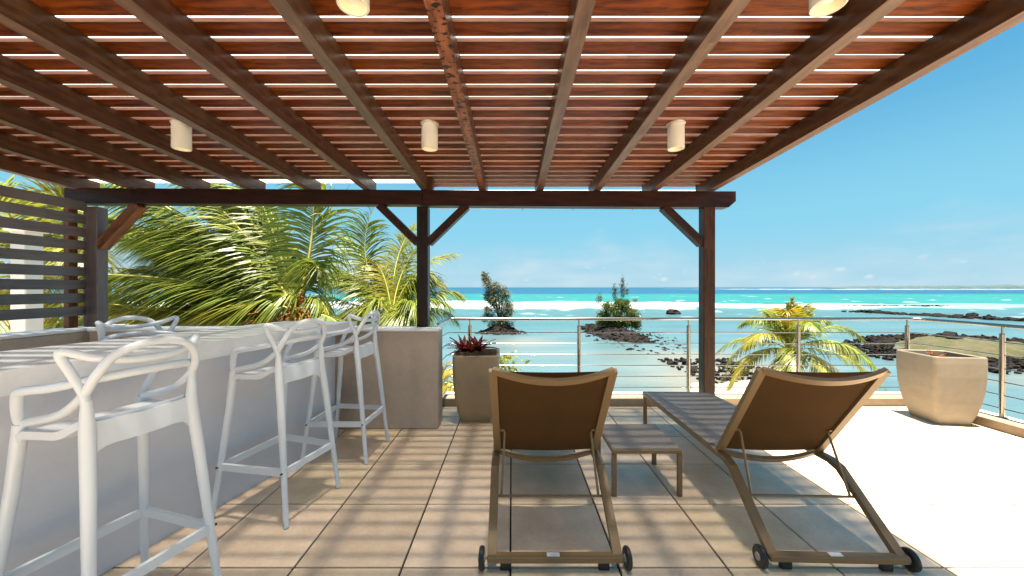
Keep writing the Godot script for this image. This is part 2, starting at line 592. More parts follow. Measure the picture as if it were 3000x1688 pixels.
func _sea() -> void:
	var a := noise(201, 1.0, 4)
	var b := noise(207, 1.0, 3)
	var rows := 250
	var cols := 400
	var v := PackedVector3Array()
	var nn := PackedVector3Array()
	var cc := PackedColorArray()
	var idx := PackedInt32Array()
	var deep := Color(0.00414, 0.05106, 0.09936)
	var turq := Color(0.01242, 0.127, 0.1173)
	var lag := Color(0.0414, 0.0966, 0.1104)
	var shal := Color(0.06348, 0.1173, 0.1339)
	var sandy := Color(0.1587, 0.149, 0.1173)
	for i in rows + 1:
		var f := float(i) / rows
		var d := 11.0 * pow(8000.0 / 11.0, f)
		for j in cols + 1:
			var s := (float(j) / cols - 0.5) * 2.0
			var x := s * (d * 1.5 + 26.0)
			var n1 := a.get_noise_2d(x * 0.012, d * 0.03)
			var n2 := b.get_noise_2d(x * 0.06, d * 0.16)
			var n3 := a.get_noise_2d(x * 0.02 + 90.0, d * 0.35)
			var near := smoothstep(80.0, 24.0, d)
			var col := lag.lerp(shal, clamp(near + n1 * 0.5, 0.0, 1.0))
			# pale sand showing through shallow water
			var sd := gauss(x, d, 16.5, 30.0, 5.0, 6.0) * 1.0 + gauss(x, d, 1.5, 41.0, 4.0, 4.0) * 0.8 + gauss(x, d, 12.0, 23.0, 5.0, 3.0) + gauss(x, d, 37.0, 24.0, 5.0, 4.0) * 1.2
			sd += max(0.0, n1 - 0.25) * near * 0.8
			col = col.lerp(sandy, clamp(sd * (0.8 + n2 * 0.8), 0.0, 0.75))
			# weed and rock darkening the bottom in places
			col = col.lerp(Color(0.03, 0.075, 0.082), clamp((n2 - 0.12) * 1.6 * smoothstep(30.0, 60.0, d) * smoothstep(150.0, 90.0, d), 0.0, 0.4))
			var td: float = d * (1.0 + n1 * 0.12)
			col = col.lerp(turq, smoothstep(88.0, 130.0, td))
			col = col.lerp(deep, smoothstep(300.0, 385.0, td))
			col = col.lerp(deep * 0.85, smoothstep(1000.0, 3000.0, d))
			col = col * (1.0 + n3 * 0.22 + n2 * 0.1)
			# breaking surf on the reef edge
			var e0 := 104.0 + a.get_noise_2d(x * 0.02, 7.0) * 16.0 + b.get_noise_2d(x * 0.11, 3.0) * 5.0
			var e1 := 150.0 - smoothstep(15.0, 70.0, x) * 18.0 + a.get_noise_2d(x * 0.015, 31.0) * 24.0
			var foam := smoothstep(e0, e0 + 3.0, d) * smoothstep(e1 + 6.0, e1 - 6.0, d)
			var gapd := absf(d - (lerpf(e0, e1, 0.36) + b.get_noise_2d(x * 0.05, 55.0) * 7.0))
			foam *= 1.0 - 0.55 * smoothstep(4.0, 0.5, gapd) * smoothstep(-0.3, 0.2, b.get_noise_2d(x * 0.04, 80.0))
			foam *= clamp(1.15 + b.get_noise_2d(x * 0.3, d * 0.5) * 0.7, 0.0, 1.0)
			foam *= 1.0 - 0.75 * smoothstep(75.0, 150.0, x)
			# scattered caps
			foam = max(foam, smoothstep(0.5, 0.66, b.get_noise_2d(x * 0.05 + 400.0, d * 0.22)) * smoothstep(60.0, 90.0, d) * smoothstep(330.0, 200.0, d) * 0.7)
			# surf far out in front of the distant land
			foam = max(foam, smoothstep(900.0, 980.0, d) * smoothstep(1700.0, 1500.0, d) * smoothstep(0.0, 0.3, n1 + 0.1) * smoothstep(500.0, 900.0, x) * 0.8)
			col = col.lerp(Color(0.5, 0.51, 0.51), foam)
			var hgt := foam * 0.5 * smoothstep(60.0, 90.0, d) + a.get_noise_2d(x * 0.2, d * 0.5) * 0.03
			if d > 400.0:
				hgt = 0.0
			v.append(Vector3(x, SEA_Y + hgt, -d) * K)
			nn.append(Vector3.UP)
			cc.append(col)
	for i in rows:
		for j in cols:
			var p := i * (cols + 1) + j
			idx.append_array([p, p + cols + 1, p + 1, p + 1, p + cols + 1, p + cols + 2])
	var ar := []
	ar.resize(Mesh.ARRAY_MAX)
	ar[Mesh.ARRAY_VERTEX] = v
	ar[Mesh.ARRAY_NORMAL] = nn
	ar[Mesh.ARRAY_COLOR] = cc
	ar[Mesh.ARRAY_INDEX] = idx
	var m := ArrayMesh.new()
	m.add_surface_from_arrays(Mesh.PRIMITIVE_TRIANGLES, ar)
	var o := partm("sea", m, M.sea, self)
	o.set_meta("kind", "structure")

# mound of ground over a patch; h(x, d) gives its height over the sea
func mound(nm: String, x0: float, x1: float, d0: float, d1: float, nx: int, nd: int, h: Callable, m: Material, parent: Node) -> MeshInstance3D:
	var g := []
	for i in nd + 1:
		var row := []
		for j in nx + 1:
			var x := lerpf(x0, x1, float(j) / nx)
			var d := lerpf(d0, d1, float(i) / nd)
			row.append(P(x, SEA_Y + h.call(x, d), d))
		g.append(row)
	var mb := MB.new()
	mb.grid(g, Vector3.UP, 1.0)
	var o := part(nm, mb, m, parent)
	if parent == self:
		o.set_meta("kind", "structure")
	return o

var rock_meshes := []
func rock_mesh(k: int) -> ArrayMesh:
	if rock_meshes.is_empty():
		for s in 4:
			var f := noise(300 + s, 0.9, 3)
			var g := []
			for i in 8:
				var row := []
				var th := PI * i / 7.0
				for j in 11:
					var ph := TAU * (j % 10) / 10.0
					var q := Vector3(sin(th) * cos(ph), cos(th), sin(th) * sin(ph))
					row.append(q * (1.0 + f.get_noise_3dv(q * 1.3) * 0.75 + f.get_noise_3dv(q * 3.2) * 0.3) * 0.5)
				g.append(row)
			var mb := MB.new()
			for i in 7:
				for j in 10:
					var ctr: Vector3 = (g[i][j] + g[i + 1][j + 1]) * 0.5
					mb.flat(g[i][j], g[i][j + 1], g[i + 1][j + 1], ctr)
					mb.flat(g[i][j], g[i + 1][j + 1], g[i + 1][j], ctr)
			rock_meshes.append(mb.done(K))
	return rock_meshes[k % 4]

func rock(at: Vector3, size: Vector3, parent: Node, nm := "rock") -> void:
	var o := partm(nm, rock_mesh(rng.randi()), M.rock, parent)
	o.position = at * K
	o.rotation = Vector3(rng.randf_range(-0.3, 0.3), rng.randf() * TAU, rng.randf_range(-0.3, 0.3))
	o.scale = size

# small stones nobody could count
func rubble(spots: Array, parent: Node, pale := 0.0) -> void:
	var mm := MultiMesh.new()
	mm.transform_format = MultiMesh.TRANSFORM_3D
	mm.use_colors = true
	mm.mesh = rock_mesh(1)
	mm.instance_count = spots.size()
	for k in spots.size():
		var s: float = spots[k][1]
		var b := Basis.from_euler(Vector3(rng.randf() * 3.0, rng.randf() * 6.0, 0)).scaled(Vector3(s, s * 0.7, s))
		mm.set_instance_transform(k, Transform3D(b, spots[k][0] * K))
		var g := rng.randf_range(0.4, 1.5)
		mm.set_instance_color(k, Color(g * 1.08, g, g * 0.95) * (1.0 + pale))
	var o := MultiMeshInstance3D.new()
	o.name = "rubble"
	o.multimesh = mm
	o.material_override = M.rock
	o.set_meta("kind", "stuff")
	parent.add_child(o, true)

func _land() -> void:
	var f := noise(401, 1.0, 4)
	# ground below the house, running out under the sea
	mound("ground", -120.0, 120.0, -60.0, 34.0, 60, 40, func(x, d): return 0.35 + f.get_noise_2d(x * 0.1, d * 0.1) * 0.25 - smoothstep(9.0, 17.0, d) * 1.6, M.sand, self)
	# beach under the right palm
	mound("beach", 6.5, 21.0, 15.0, 27.0, 40, 36, func(x, d): return 0.75 - pow((x - 13.0) / 4.6, 2.0) * 0.9 - smoothstep(19.5, 25.0, d + f.get_noise_2d(x * 0.25, 2.0) * 3.0) * 1.5 + f.get_noise_2d(x * 0.6, d * 0.6) * 0.1, M.sand, self)
	# rocks at the water's edge left of that palm
	var sr := setting("shore_rocks", P(13.0, SEA_Y, 27.0))
	for k in 18:
		var q := Vector3(rng.randf_range(-0.4, 4.6), 0.05, -rng.randf_range(-3.0, 3.5))
		rock(q, Vector3(rng.randf_range(0.4, 1.1), rng.randf_range(0.25, 0.6), rng.randf_range(0.4, 1.0)), sr)
	var sp := []
	for k in 200:
		sp.append([Vector3(rng.randf_range(-0.8, 5.2), rng.randf_range(0.0, 0.12), -rng.randf_range(-4.5, 4.0)), rng.randf_range(0.1, 0.4)])
	rubble(sp, sr)
	# headland with short turf
	var hl := func(x, d):
		var ax: float = (x - 44.0) * 0.86 + (d - 36.0) * 0.5
		var ay: float = -(x - 44.0) * 0.5 + (d - 36.0) * 0.86
		var w: float = 6.5 + f.get_noise_2d(x * 0.16, d * 0.16) * 5.0
		var r: float = sqrt(pow(ax / 11.5, 2.0) + pow(ay / w, 2.0))
		return 1.0 * (1.0 - smoothstep(0.3, 1.1, r)) - 0.25 + f.get_noise_2d(x * 0.5, d * 0.5) * 0.35 * (1.0 - smoothstep(0.6, 1.2, r))
	mound("headland", 28.0, 64.0, 22.0, 52.0, 110, 90, hl, M.turf, self)
	var hr := setting("headland_rocks", P(44.0, SEA_Y, 36.0))
	for k in 70:
		var a := rng.randf() * TAU
		var rr := rng.randf_range(0.75, 1.15)
		var ax := cos(a) * 11.5 * rr
		var ay := sin(a) * 6.3 * rr
		var x := ax * 0.86 - ay * 0.5
		var d := ax * 0.5 + ay * 0.86
		rock(Vector3(x, 0.15, -d), Vector3(rng.randf_range(0.5, 1.5), rng.randf_range(0.4, 0.9), rng.randf_range(0.5, 1.4)), hr)
	sp = []
	for k in 900:
		var a := rng.randf() * TAU
		var rr := rng.randf_range(0.72, 1.3)
		var ax := cos(a) * 11.5 * rr
		var ay := sin(a) * 6.3 * rr
		sp.append([Vector3(ax * 0.86 - ay * 0.5, rng.randf_range(0.0, 0.25), -(ax * 0.5 + ay * 0.86)), rng.randf_range(0.2, 0.6)])
	rubble(sp, hr)
	var bo := part_rock("boulder", P(45.6, SEA_Y + 0.75, 38.5), Vector3(3.0, 1.3, 1.8))
	tag(bo, "large dark boulder lying beyond the turf of the rocky headland", "rock")
	# near shore on the far right: sand with stones
	mound("sandbank", 31.0, 62.0, 16.0, 29.0, 60, 30, func(x, d): return 0.55 - smoothstep(20.5, 27.0, d - (x - 34.0) * 0.3 + f.get_noise_2d(x * 0.2, 4.0) * 4.0) * 1.3 - smoothstep(35.0, 31.0, x) * 1.2 + f.get_noise_2d(x * 0.4, d * 0.4) * 0.15, M.sand, self)
	var nr := setting("bank_rocks", P(38.0, SEA_Y, 27.5))
	for k in 34:
		rock(Vector3(rng.randf_range(-5.0, 12.0), 0.1, -rng.randf_range(-2.0, 2.6)), Vector3(rng.randf_range(0.5, 1.2), rng.randf_range(0.3, 0.8), rng.randf_range(0.5, 1.2)), nr)
	# the dark reef breaking the surface
	var rf := setting("reef", P(100.0, SEA_Y, 80.0))
	for k in 60:
		var u := rng.randf()
		u = u * u if k % 2 == 0 else u
		var x := lerpf(86.0, 92.0, u)
		var d := lerpf(92.0, 64.0, u)
		if k % 3 == 0:
			x = lerpf(104.0, 134.0, rng.randf())
			d = 116.0 + rng.randf_range(-2.0, 2.0)
		rock(Vector3(x - 100.0 + rng.randf_range(-2.0, 2.0), 0.05, -(d - 80.0 + rng.randf_range(-1.2, 1.2))), Vector3(rng.randf_range(0.9, 3.2), rng.randf_range(0.4, 1.0), rng.randf_range(0.8, 2.0)), rf)
	rock(Vector3(-8.5, 0.2, 9.0), Vector3(2.0, 1.1, 1.4), rf)
	rock(Vector3(-3.0, 0.2, 2.0), Vector3(2.2, 1.0, 1.6), rf)
	sp = []
	for k in 260:
		var u := rng.randf()
		sp.append([Vector3(lerpf(-15.0, -6.0, u) + rng.randf_range(-3, 3), 0.05, -(lerpf(12.0, -17.0, u) + rng.randf_range(-1.5, 1.5))), rng.randf_range(0.3, 1.0)])
	for k in 160:
		sp.append([Vector3(rng.randf_range(0.0, 36.0), 0.05, -(36.0 + rng.randf_range(-1.5, 1.5))), rng.randf_range(0.4, 1.3)])
	rubble(sp, rf)
	var lone := part_rock("sea_rock", P(36.7, SEA_Y + 0.15, 84.0), Vector3(4.2, 1.7, 2.6))
	tag(lone, "low dark rock alone in the lagoon between the bushy islet and the right post", "rock")
	# distant wooded coast
	var mb := MB.new()
	var g := []
	for j in 221:
		var x := lerpf(1790.0, 3300.0, j / 220.0)
		var tp := 14.0 * smoothstep(1790.0, 1900.0, x) + f.get_noise_2d(x * 0.02, 1.0) * 12.0 + f.get_noise_2d(x * 0.09, 5.0) * 8.0 + smoothstep(2200.0, 2700.0, x) * 6.0
		var dd := 1950.0 + sin(x * 0.004) * 40.0
		tp = max(tp * 0.85, 1.5)
		g.append([P(x, SEA_Y, dd), P(x, SEA_Y + tp * 0.75, dd + 8.0), P(x, SEA_Y + tp, dd + 40.0), P(x, SEA_Y + tp * 0.5, dd + 160.0), P(x, SEA_Y - 1.0, dd + 220.0)])
	mb.grid(g, Vector3(0, 1, 1), 1.0)
	var co := part("distant_coast", mb, M.far, self)
	co.set_meta("kind", "structure")

func part_rock(nm: String, at: Vector3, size: Vector3) -> MeshInstance3D:
	var o := partm(nm, rock_mesh(2), M.rock, self)
	o.position = at * K
	o.scale = size
	o.rotation.y = 0.6
	return o

# ---------------------------------------------------------------- terrace
func _terrace() -> void:
	var fl := setting("terrace_floor")
	var mb := MB.new()
	mb.box(P(0.285, -2.262, 1.15), Vector3(10.35, 4.5, 8.0), 0.0)
	part("slab", mb, M.grout, fl)
	var meshes := []
	for k in 5:
		mb = MB.new()
		mb.uvo = Vector2(rng.randf(), rng.randf())
		mb.box(Vector3.ZERO, Vector3(0.589, 0.02, 0.589), 0.003)
		meshes.append(mb.done(K))
	var mats := []
	for k in 4:
		var m: StandardMaterial3D = M.tile.duplicate()
		var b := 0.95 + 0.035 * k
		m.albedo_color = Color(b, b * (1.0 - 0.008 * (k % 2)), b * (1.0 - 0.012 * (k % 3)))
		mats.append(m)
	for i in range(-8, 9):
		for j in range(-4, 10):
			var x0 := -0.009 + 0.6 * i
			var d0 := -0.953 + 0.6 * j - 0.0
			var x1: float = min(x0 + 0.6, 5.25)
			var d1: float = min(d0 + 0.6, 4.815)
			if x1 < -4.69 or d1 - d0 < 0.05 or x1 - x0 < 0.05:
				continue
			x0 = max(x0, -4.69)
			var o: MeshInstance3D
			if d1 - d0 > 0.599 and x1 - x0 > 0.599:
				o = partm("tile", meshes[rng.randi() % 5], mats[rng.randi() % 4], fl)
			else:
				mb = MB.new()
				mb.uvo = Vector2(rng.randf(), rng.randf())
				mb.box(Vector3.ZERO, Vector3(x1 - x0 - 0.011, 0.02, d1 - d0 - 0.011), 0.003)
				o = part("tile", mb, mats[rng.randi() % 4], fl)
			o.position = P((x0 + x1) / 2, -0.01, (d0 + d1) / 2) * K
	var kb := setting("kerb")
	mb = MB.new()
	mb.box(P(2.23, 0.045, 4.94), Vector3(6.42, 0.11, 0.21), 0.006)
	part("kerb_back", mb, M.kerb, kb)
	mb = MB.new()
	mb.box(P(5.373, 0.046, 1.0), Vector3(0.214, 0.112, 7.66), 0.006)
	part("kerb_side", mb, M.kerb, kb)
	mb = MB.new()
	mb.box(P(2.43, 0.03, 5.13), Vector3(6.7, 0.1, 0.16), 0.006)
	mb.box(P(5.565, 0.03, 1.1), Vector3(0.164, 0.1, 7.9), 0.006)
	part("coping", mb, M.coping, kb)

func _walls() -> void:
	var w := thing("parapet_wall", "grey rendered parapet wall behind the bar with a post on its end", "wall", P(-2.85, 0, 4.18))
	var mb := MB.new()
	mb.box(Vector3(0.13, 0.535, 0), Vector3(3.82, 1.07, 0.27), 0.012)
	part("wall_face", mb, M.plaster, w)
	mb = MB.new()
	mb.box(Vector3(0.13, 1.083, 0), Vector3(3.84, 0.03, 0.29), 0.006)
	part("wall_cap", mb, M.cap, w)
	w = thing("parapet_wall", "grey rendered low side wall under the dark slatted screen", "wall", P(-4.85, 0, 1.5))
	mb = MB.new()
	mb.box(Vector3(0, 0.535, -0.1), Vector3(0.28, 1.07, 5.8), 0.012)
	part("wall_face", mb, M.plaster, w)
	mb = MB.new()
	mb.box(Vector3(0, 1.085, -0.1), Vector3(0.3, 0.034, 5.82), 0.006)
	part("wall_cap", mb, M.cap, w)

func slat_y(d: float) -> float:
	return 2.98 - SLOPE * d

func _pergola() -> void:
	var p := thing("pergola", "dark red timber pergola with slatted roof over the terrace", "pergola", Vector3.ZERO)
	# beam along the sea side
	var mb := MB.new()
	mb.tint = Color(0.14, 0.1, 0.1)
	mb.prism([Vector2(-1.02, 2.655), Vector2(-5.08, 2.68), Vector2(-5.08, 2.505), Vector2(-1.02, 2.49)], -4.33, -4.2)
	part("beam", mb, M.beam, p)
	mb = MB.new()
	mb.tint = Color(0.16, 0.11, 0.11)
	mb.prism([Vector2(-1.016, 2.655), Vector2(2.54, 2.64), Vector2(2.54, 2.53), Vector2(2.46, 2.46), Vector2(-1.016, 2.478)], -4.33, -4.2)
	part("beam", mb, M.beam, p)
	# posts
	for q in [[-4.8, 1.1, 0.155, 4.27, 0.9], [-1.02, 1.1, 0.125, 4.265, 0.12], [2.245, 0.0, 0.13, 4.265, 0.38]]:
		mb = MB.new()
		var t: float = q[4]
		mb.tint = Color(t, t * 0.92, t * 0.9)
		mb.uvo = Vector2(q[0], q[0] * 0.3)
		mb.box(P(q[0], (q[1] + 2.47) / 2, q[3]), Vector3(q[2], 2.47 - q[1], 0.126), 0.006)
		part("post", mb, M.sheen_grey if q[0] < -4.0 else M.beam, p)
	mb = MB.new()
	mb.tint = Color(0.4, 0.36, 0.35)
	mb.box(P(-0.955, 2.72, 4.27), Vector3(0.1, 0.2, 0.1), 0.004)
	part("post_stub", mb, M.beam, p)
	# braces
	for q in [[-4.73, 2.02, -4.28, 2.5, 0.10], [-1.08, 2.06, -1.52, 2.49, 0.085], [-0.96, 2.06, -0.52, 2.485, 0.085], [2.185, 2.05, 1.74, 2.475, 0.085]]:
		mb = MB.new()
		var a := Vector3(q[0], q[1], -4.265)
		var b := Vector3(q[2], q[3], -4.265)
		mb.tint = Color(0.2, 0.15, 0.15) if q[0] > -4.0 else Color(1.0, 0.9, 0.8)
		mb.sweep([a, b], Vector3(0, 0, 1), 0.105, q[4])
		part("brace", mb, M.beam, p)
	# rafters
	for k in range(-7, 5):
		var x := -0.34 + 0.66 * k
		var w := 0.04
		mb = MB.new()
		mb.uvo = Vector2(rng.randf() * 3.0, rng.randf())
		var tt := ctint(0.42, 0.06)  # rafter sides kept darker than the underside, shade put into the tint
		mb.tint = tt
		var y0 := func(d): return 2.669 + SLOPE * (4.2 - d)
		var q := []
		for d in [-0.3, 4.56 if k >= -1 else 4.42]:
			var yb: float = y0.call(d)
			q.append_array([P(x - w, yb, d), P(x + w, yb, d), P(x + w, slat_y(d) - 0.001, d), P(x - w, slat_y(d) - 0.001, d)])
		mb.hexa(q)
		var ra := part("rafter", mb, M.beam, p)
		mb = MB.new()
		mb.uvo = Vector2(rng.randf() * 3.0, rng.randf())
		mb.tint = ctint(0.9, 0.1)
		q = []
		for d in [-0.3, 4.555 if k >= -1 else 4.415]:
			var yb: float = y0.call(d)
			q.append_array([P(x - w + 0.002, yb - 0.002, d), P(x + w - 0.002, yb - 0.002, d), P(x + w - 0.002, yb, d), P(x - w + 0.002, yb, d)])
		mb.hexa(q)
		part("lower_face", mb, M.stained if k == 0 else M.sky_sheen, ra)
	# slats
	for k in range(-14, 19):
		var d := 1.891 + 0.1443 * k
		var x0 := -5.35 if k <= 16 else -1.04
		mb = MB.new()
		mb.uvo = Vector2(rng.randf() * 5.0, rng.randf() * 3.0)
		var g := rng.randf_range(0.62, 1.0) * (1.0 if k % 5 else 0.75)
		mb.tint = Color(g * rng.randf_range(0.95, 1.1), g * rng.randf_range(0.85, 1.15), g * rng.randf_range(0.8, 1.15))
		var q := []
		var jit := rng.randf_range(-0.007, 0.007)
		var wd := 0.1005
		for x in [x0, 2.52]:
			var e := jit * (1.0 if x > 0 else -0.6)
			q.append_array([P(x, slat_y(d), d + e), P(x, slat_y(d + wd), d + wd + e), P(x, slat_y(d + wd) + 0.022, d + wd + e), P(x, slat_y(d) + 0.022, d + e)])
		mb.hexa(q)
		var so := part("slat", mb, M.slat, p)
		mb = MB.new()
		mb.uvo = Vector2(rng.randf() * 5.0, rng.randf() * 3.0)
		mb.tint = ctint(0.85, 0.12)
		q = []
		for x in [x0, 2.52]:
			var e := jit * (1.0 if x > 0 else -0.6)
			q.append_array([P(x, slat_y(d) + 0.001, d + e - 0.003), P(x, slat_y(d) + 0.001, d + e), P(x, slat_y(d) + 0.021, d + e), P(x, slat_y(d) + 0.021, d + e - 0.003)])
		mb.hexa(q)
		part("front_edge", mb, M.lit_edge, so)
	# translucent sheet over the slats, with its gutter board
	mb = MB.new()
	var q := []
	for x in [-5.4, 2.51]:
		q.append_array([P(x, slat_y(-0.25) + 0.06, -0.25), P(x, slat_y(4.62) + 0.06, 4.62), P(x, slat_y(4.62) + 0.068, 4.62), P(x, slat_y(-0.25) + 0.068, -0.25)])
	mb.hexa(q)
	part("roof_sheet", mb, M.sheet, p)
	mb = MB.new()
	mb.box(P(0.72, 2.655, 4.65), Vector3(3.3, 0.23, 0.025), 0.004)
	part("fascia_board", mb, M.white, p)
	for x in [-0.55, 0.13, 0.76, 1.5]:
		mb = MB.new()
		mb.tube([P(x, 2.56, 4.62), P(x, 2.52, 4.62), P(x + 0.012, 2.515, 4.625)], [0.004], 6)
		part("gutter_hook", mb, M.steel, p)

func _screen() -> void:
	var s := thing("slatted_screen", "dark stained slatted timber screen standing on the left side wall", "screen", P(-4.86, 1.1, 3.0))
	for k in 9:
		var mb := MB.new()
		mb.uvo = Vector2(rng.randf() * 3.0, rng.randf())
		mb.tint = ctint(0.9, 0.08)
		var y := 1.285 + 0.148 * k - 1.1
		mb.box(Vector3(0, y, 0.2), Vector3(0.026, 0.104, 2.85), 0.004)
		part("slat", mb, M.sheen_grey, s)
	for z in [-1.115, 1.5]:
		var mb := MB.new()
		mb.tint = Color(0.9, 0.75, 0.7)
		mb.box(Vector3(-0.045, 0.71, z), Vector3(0.06, 1.42, 0.09), 0.004)
		part("upright", mb, M.beam, s)
	# the neighbour's white post seen through the gaps
	var o := thing("white_post", "square white post seen through the gaps of the slatted screen", "post", P(-6.55, -4.4, 5.0))
	var mb := MB.new()
	mb.box(Vector3(0, 3.35, 0), Vector3(0.2, 6.7, 0.2), 0.008)
	part("post_shaft", mb, M.white, o)
	mb = MB.new()
	mb.box(Vector3(0, 6.72, 0), Vector3(0.28, 0.05, 0.28), 0.006)
	part("post_cap", mb, M.white, o)

func _railing() -> void:
	var r := thing("steel_railing", "stainless steel terrace railing with thin horizontal rods facing the sea", "railing", P(2.3, 0.1, 5.0))
	var path := [P(-0.87, 0, 4.36), P(-0.87, 0, 4.93), P(-0.85, 0, 4.985), P(-0.79, 0, 5.0), P(5.28, 0, 5.0), P(5.4, 0, 4.965), P(5.455, 0, 4.86), P(5.46, 0, 4.7), P(5.46, 0, -1.0)]
	var off := P(2.3, 0.1, 5.0)
	var at := func(y):
		var a := []
		for q in path:
			a.append(q + Vector3(0, y, 0) - off)
		return a
	var mb := MB.new()
	mb.tube(at.call(1.125), [0.021], 10)
	part("top_rail", mb, M.steel, r)
	for k in 6:
		mb = MB.new()
		mb.tube(at.call(0.94 - 0.148 * k), [0.0062], 7)
		part("rod", mb, M.steel, r)
	var posts := [P(-0.57, 0, 5.0), P(0.905, 0, 5.0), P(2.385, 0, 5.0), P(3.87, 0, 5.0), P(5.33, 0, 4.99), P(5.46, 0, 4.12), P(5.46, 0, 2.65), P(5.46, 0, 1.18)]
	for q in posts:
		var b: Vector3 = q - off
		mb = MB.new()
		mb.lathe([Vector2(0.0, 0.0), Vector2(0.045, 0.0), Vector2(0.045, 0.008), Vector2(0.024, 0.012), Vector2(0.024, 0.93), Vector2(0.02, 0.937), Vector2(0.0, 0.937)], 14, b + Vector3(0, 0.1, 0))
		var o := part("post", mb, M.steel, r)
		mb = MB.new()
		mb.tube([b + Vector3(0, 1.03, 0), b + Vector3(0, 1.112, 0)], [0.01], 8)
		part("pin", mb, M.steel, o)

func _bar() -> void:
	var b := thing("bar_counter", "long white bar counter with a thick pale top", "counter", P(-2.3, 0, 2.4))
	var off := P(-2.3, 0, 2.4)
	# plan: front edge x = -1.977 + 0.233 (d - 3.024)
	var fx := func(d, o): return -1.977 + 0.233 * (d - 3.024) + o
	var mb := MB.new()
	var q := []
	for y in [0.001, 1.07]:
		q.append_array([P(fx.call(-0.4, 0.0), y, -0.4) - off, P(fx.call(3.77, 0.0), y, 3.77) - off, P(fx.call(3.77, -0.28), y, 3.77) - off, P(fx.call(-0.4, -0.28), y, -0.4) - off])
	mb.hexa(q)
	part("base_panel", mb, M.bar, b)
	mb = MB.new()
	q = []
	for y in [1.071, 1.185]:
		q.append_array([P(fx.call(-0.6, 0.07), y, -0.6) - off, P(fx.call(4.0, 0.07), y, 4.0) - off, P(fx.call(4.02, -0.72), y, 4.02) - off, P(fx.call(-0.6, -0.74), y, -0.6) - off])
	mb.hexa(q)
	part("countertop", mb, M.bartop, b)

# ---------------------------------------------------------------- palms
func leaf_col(yellow: float) -> Color:
	var g := Color(0.05, 0.1, 0.014).lerp(Color(0.2, 0.25, 0.04), rng.randf())
	g = g.lerp(Color(0.32, 0.23, 0.02), clamp(yellow + rng.randf_range(-0.15, 0.15), 0.0, 1.0))
	return g * 1.2

func bez(f: Array, t: float) -> Vector3:
	var a: Vector3 = f[0]
	var b: Vector3 = f[1]
	var d: Vector3 = f[2]
	return a.lerp(b, t).lerp(b.lerp(d, t), t)

# one frond along a bent midrib; leaflets stream with the wind and hang
func frond(f: Array, off: Vector3, wind: Vector3, leaflen: float, count: int, yellow: float, parent: Node, wide := 0.036) -> void:
	var mr := MB.new()
	mr.tint = Color(0.45, 0.36, 0.07).lerp(Color(0.3, 0.36, 0.08), rng.randf())
	var pts := []
	var rad := []
	for i in 13:
		var t := i / 12.0
		pts.append(bez(f, t) - off)
		rad.append(lerpf(0.032, 0.005, pow(t, 0.7)) * leaflen)
	mr.tube(pts, rad, 6)
	var ml := MB.new()
	var nrm := Vector3.UP
	for i in count:
		var t := lerpf(0.13, 1.0, float(i) / (count - 1))
		var p := bez(f, t) - off
		var dirv := (bez(f, min(t + 0.03, 1.0)) - bez(f, t - 0.03)).normalized()
		var side := dirv.cross(Vector3.UP)
		if side.length() < 0.25:
			side = dirv.cross(Vector3(0.3, 0.2, 1))
		side = side.normalized()
		nrm = side.cross(dirv).normalized()
		var prof := lerpf(0.62, 1.0, smoothstep(0.1, 0.4, t)) * lerpf(1.0, 0.42, smoothstep(0.55, 1.0, t))
		for s in [-1.0, 1.0]:
			if rng.randf() < 0.05:
				continue
			var ang := deg_to_rad(lerpf(62.0, 22.0, t) + rng.randf_range(-8, 8))
			var ld: Vector3 = (side * s * sin(ang) + dirv * cos(ang) + nrm * rng.randf_range(0.05, 0.35)).normalized()
			var L := leaflen * prof * rng.randf_range(0.85, 1.12)
			ml.tint = leaf_col(yellow)
			var a := p
			var ph := a
			var w0 := wide * 0.5
			var segs := 5
			var wv := ld.cross(nrm).normalized()
			var fl := rng.randf_range(0.7, 1.3)
			var pw := wv * w0 * 0.5
			for k in segs:
				var tt := float(k + 1) / segs
				ld = (ld + Vector3(0, -0.17, 0) * fl + wind * 0.2 * fl * (0.6 + tt)).normalized()
				var b := a + ld * L / segs
				var w: float = w0 * (1.0 if tt < 0.5 else (1.0 - tt) * 1.9 + 0.04)
				wv = (wv - ld * wv.dot(ld)).normalized()
				var nw := wv * w
				var nn := wv.cross(ld).normalized()
				if nn.y < 0:
					nn = -nn
				ml.tri(a - pw, a + pw, b + nw, nn, nn, nn)
				ml.tri(a - pw, b + nw, b - nw, nn, nn, nn)
				a = b
				pw = nw
	var o := part("frond", ml, M.leaf, parent)
	part("midrib", mr, M.rachis, o)

func trunk(pts: Array, r0: float, r1: float, parent: Node) -> void:
	var mb := MB.new()
	var rad := []
	var pp := []
	for i in 41:
		var t := i / 40.0
		pp.append(bez(pts, t))
		rad.append(lerpf(r0, r1, t) * (1.0 + (0.05 if i % 2 == 0 else -0.03)))
	mb.tube(pp, rad, 12)
	part("trunk", mb, M.bark, parent)

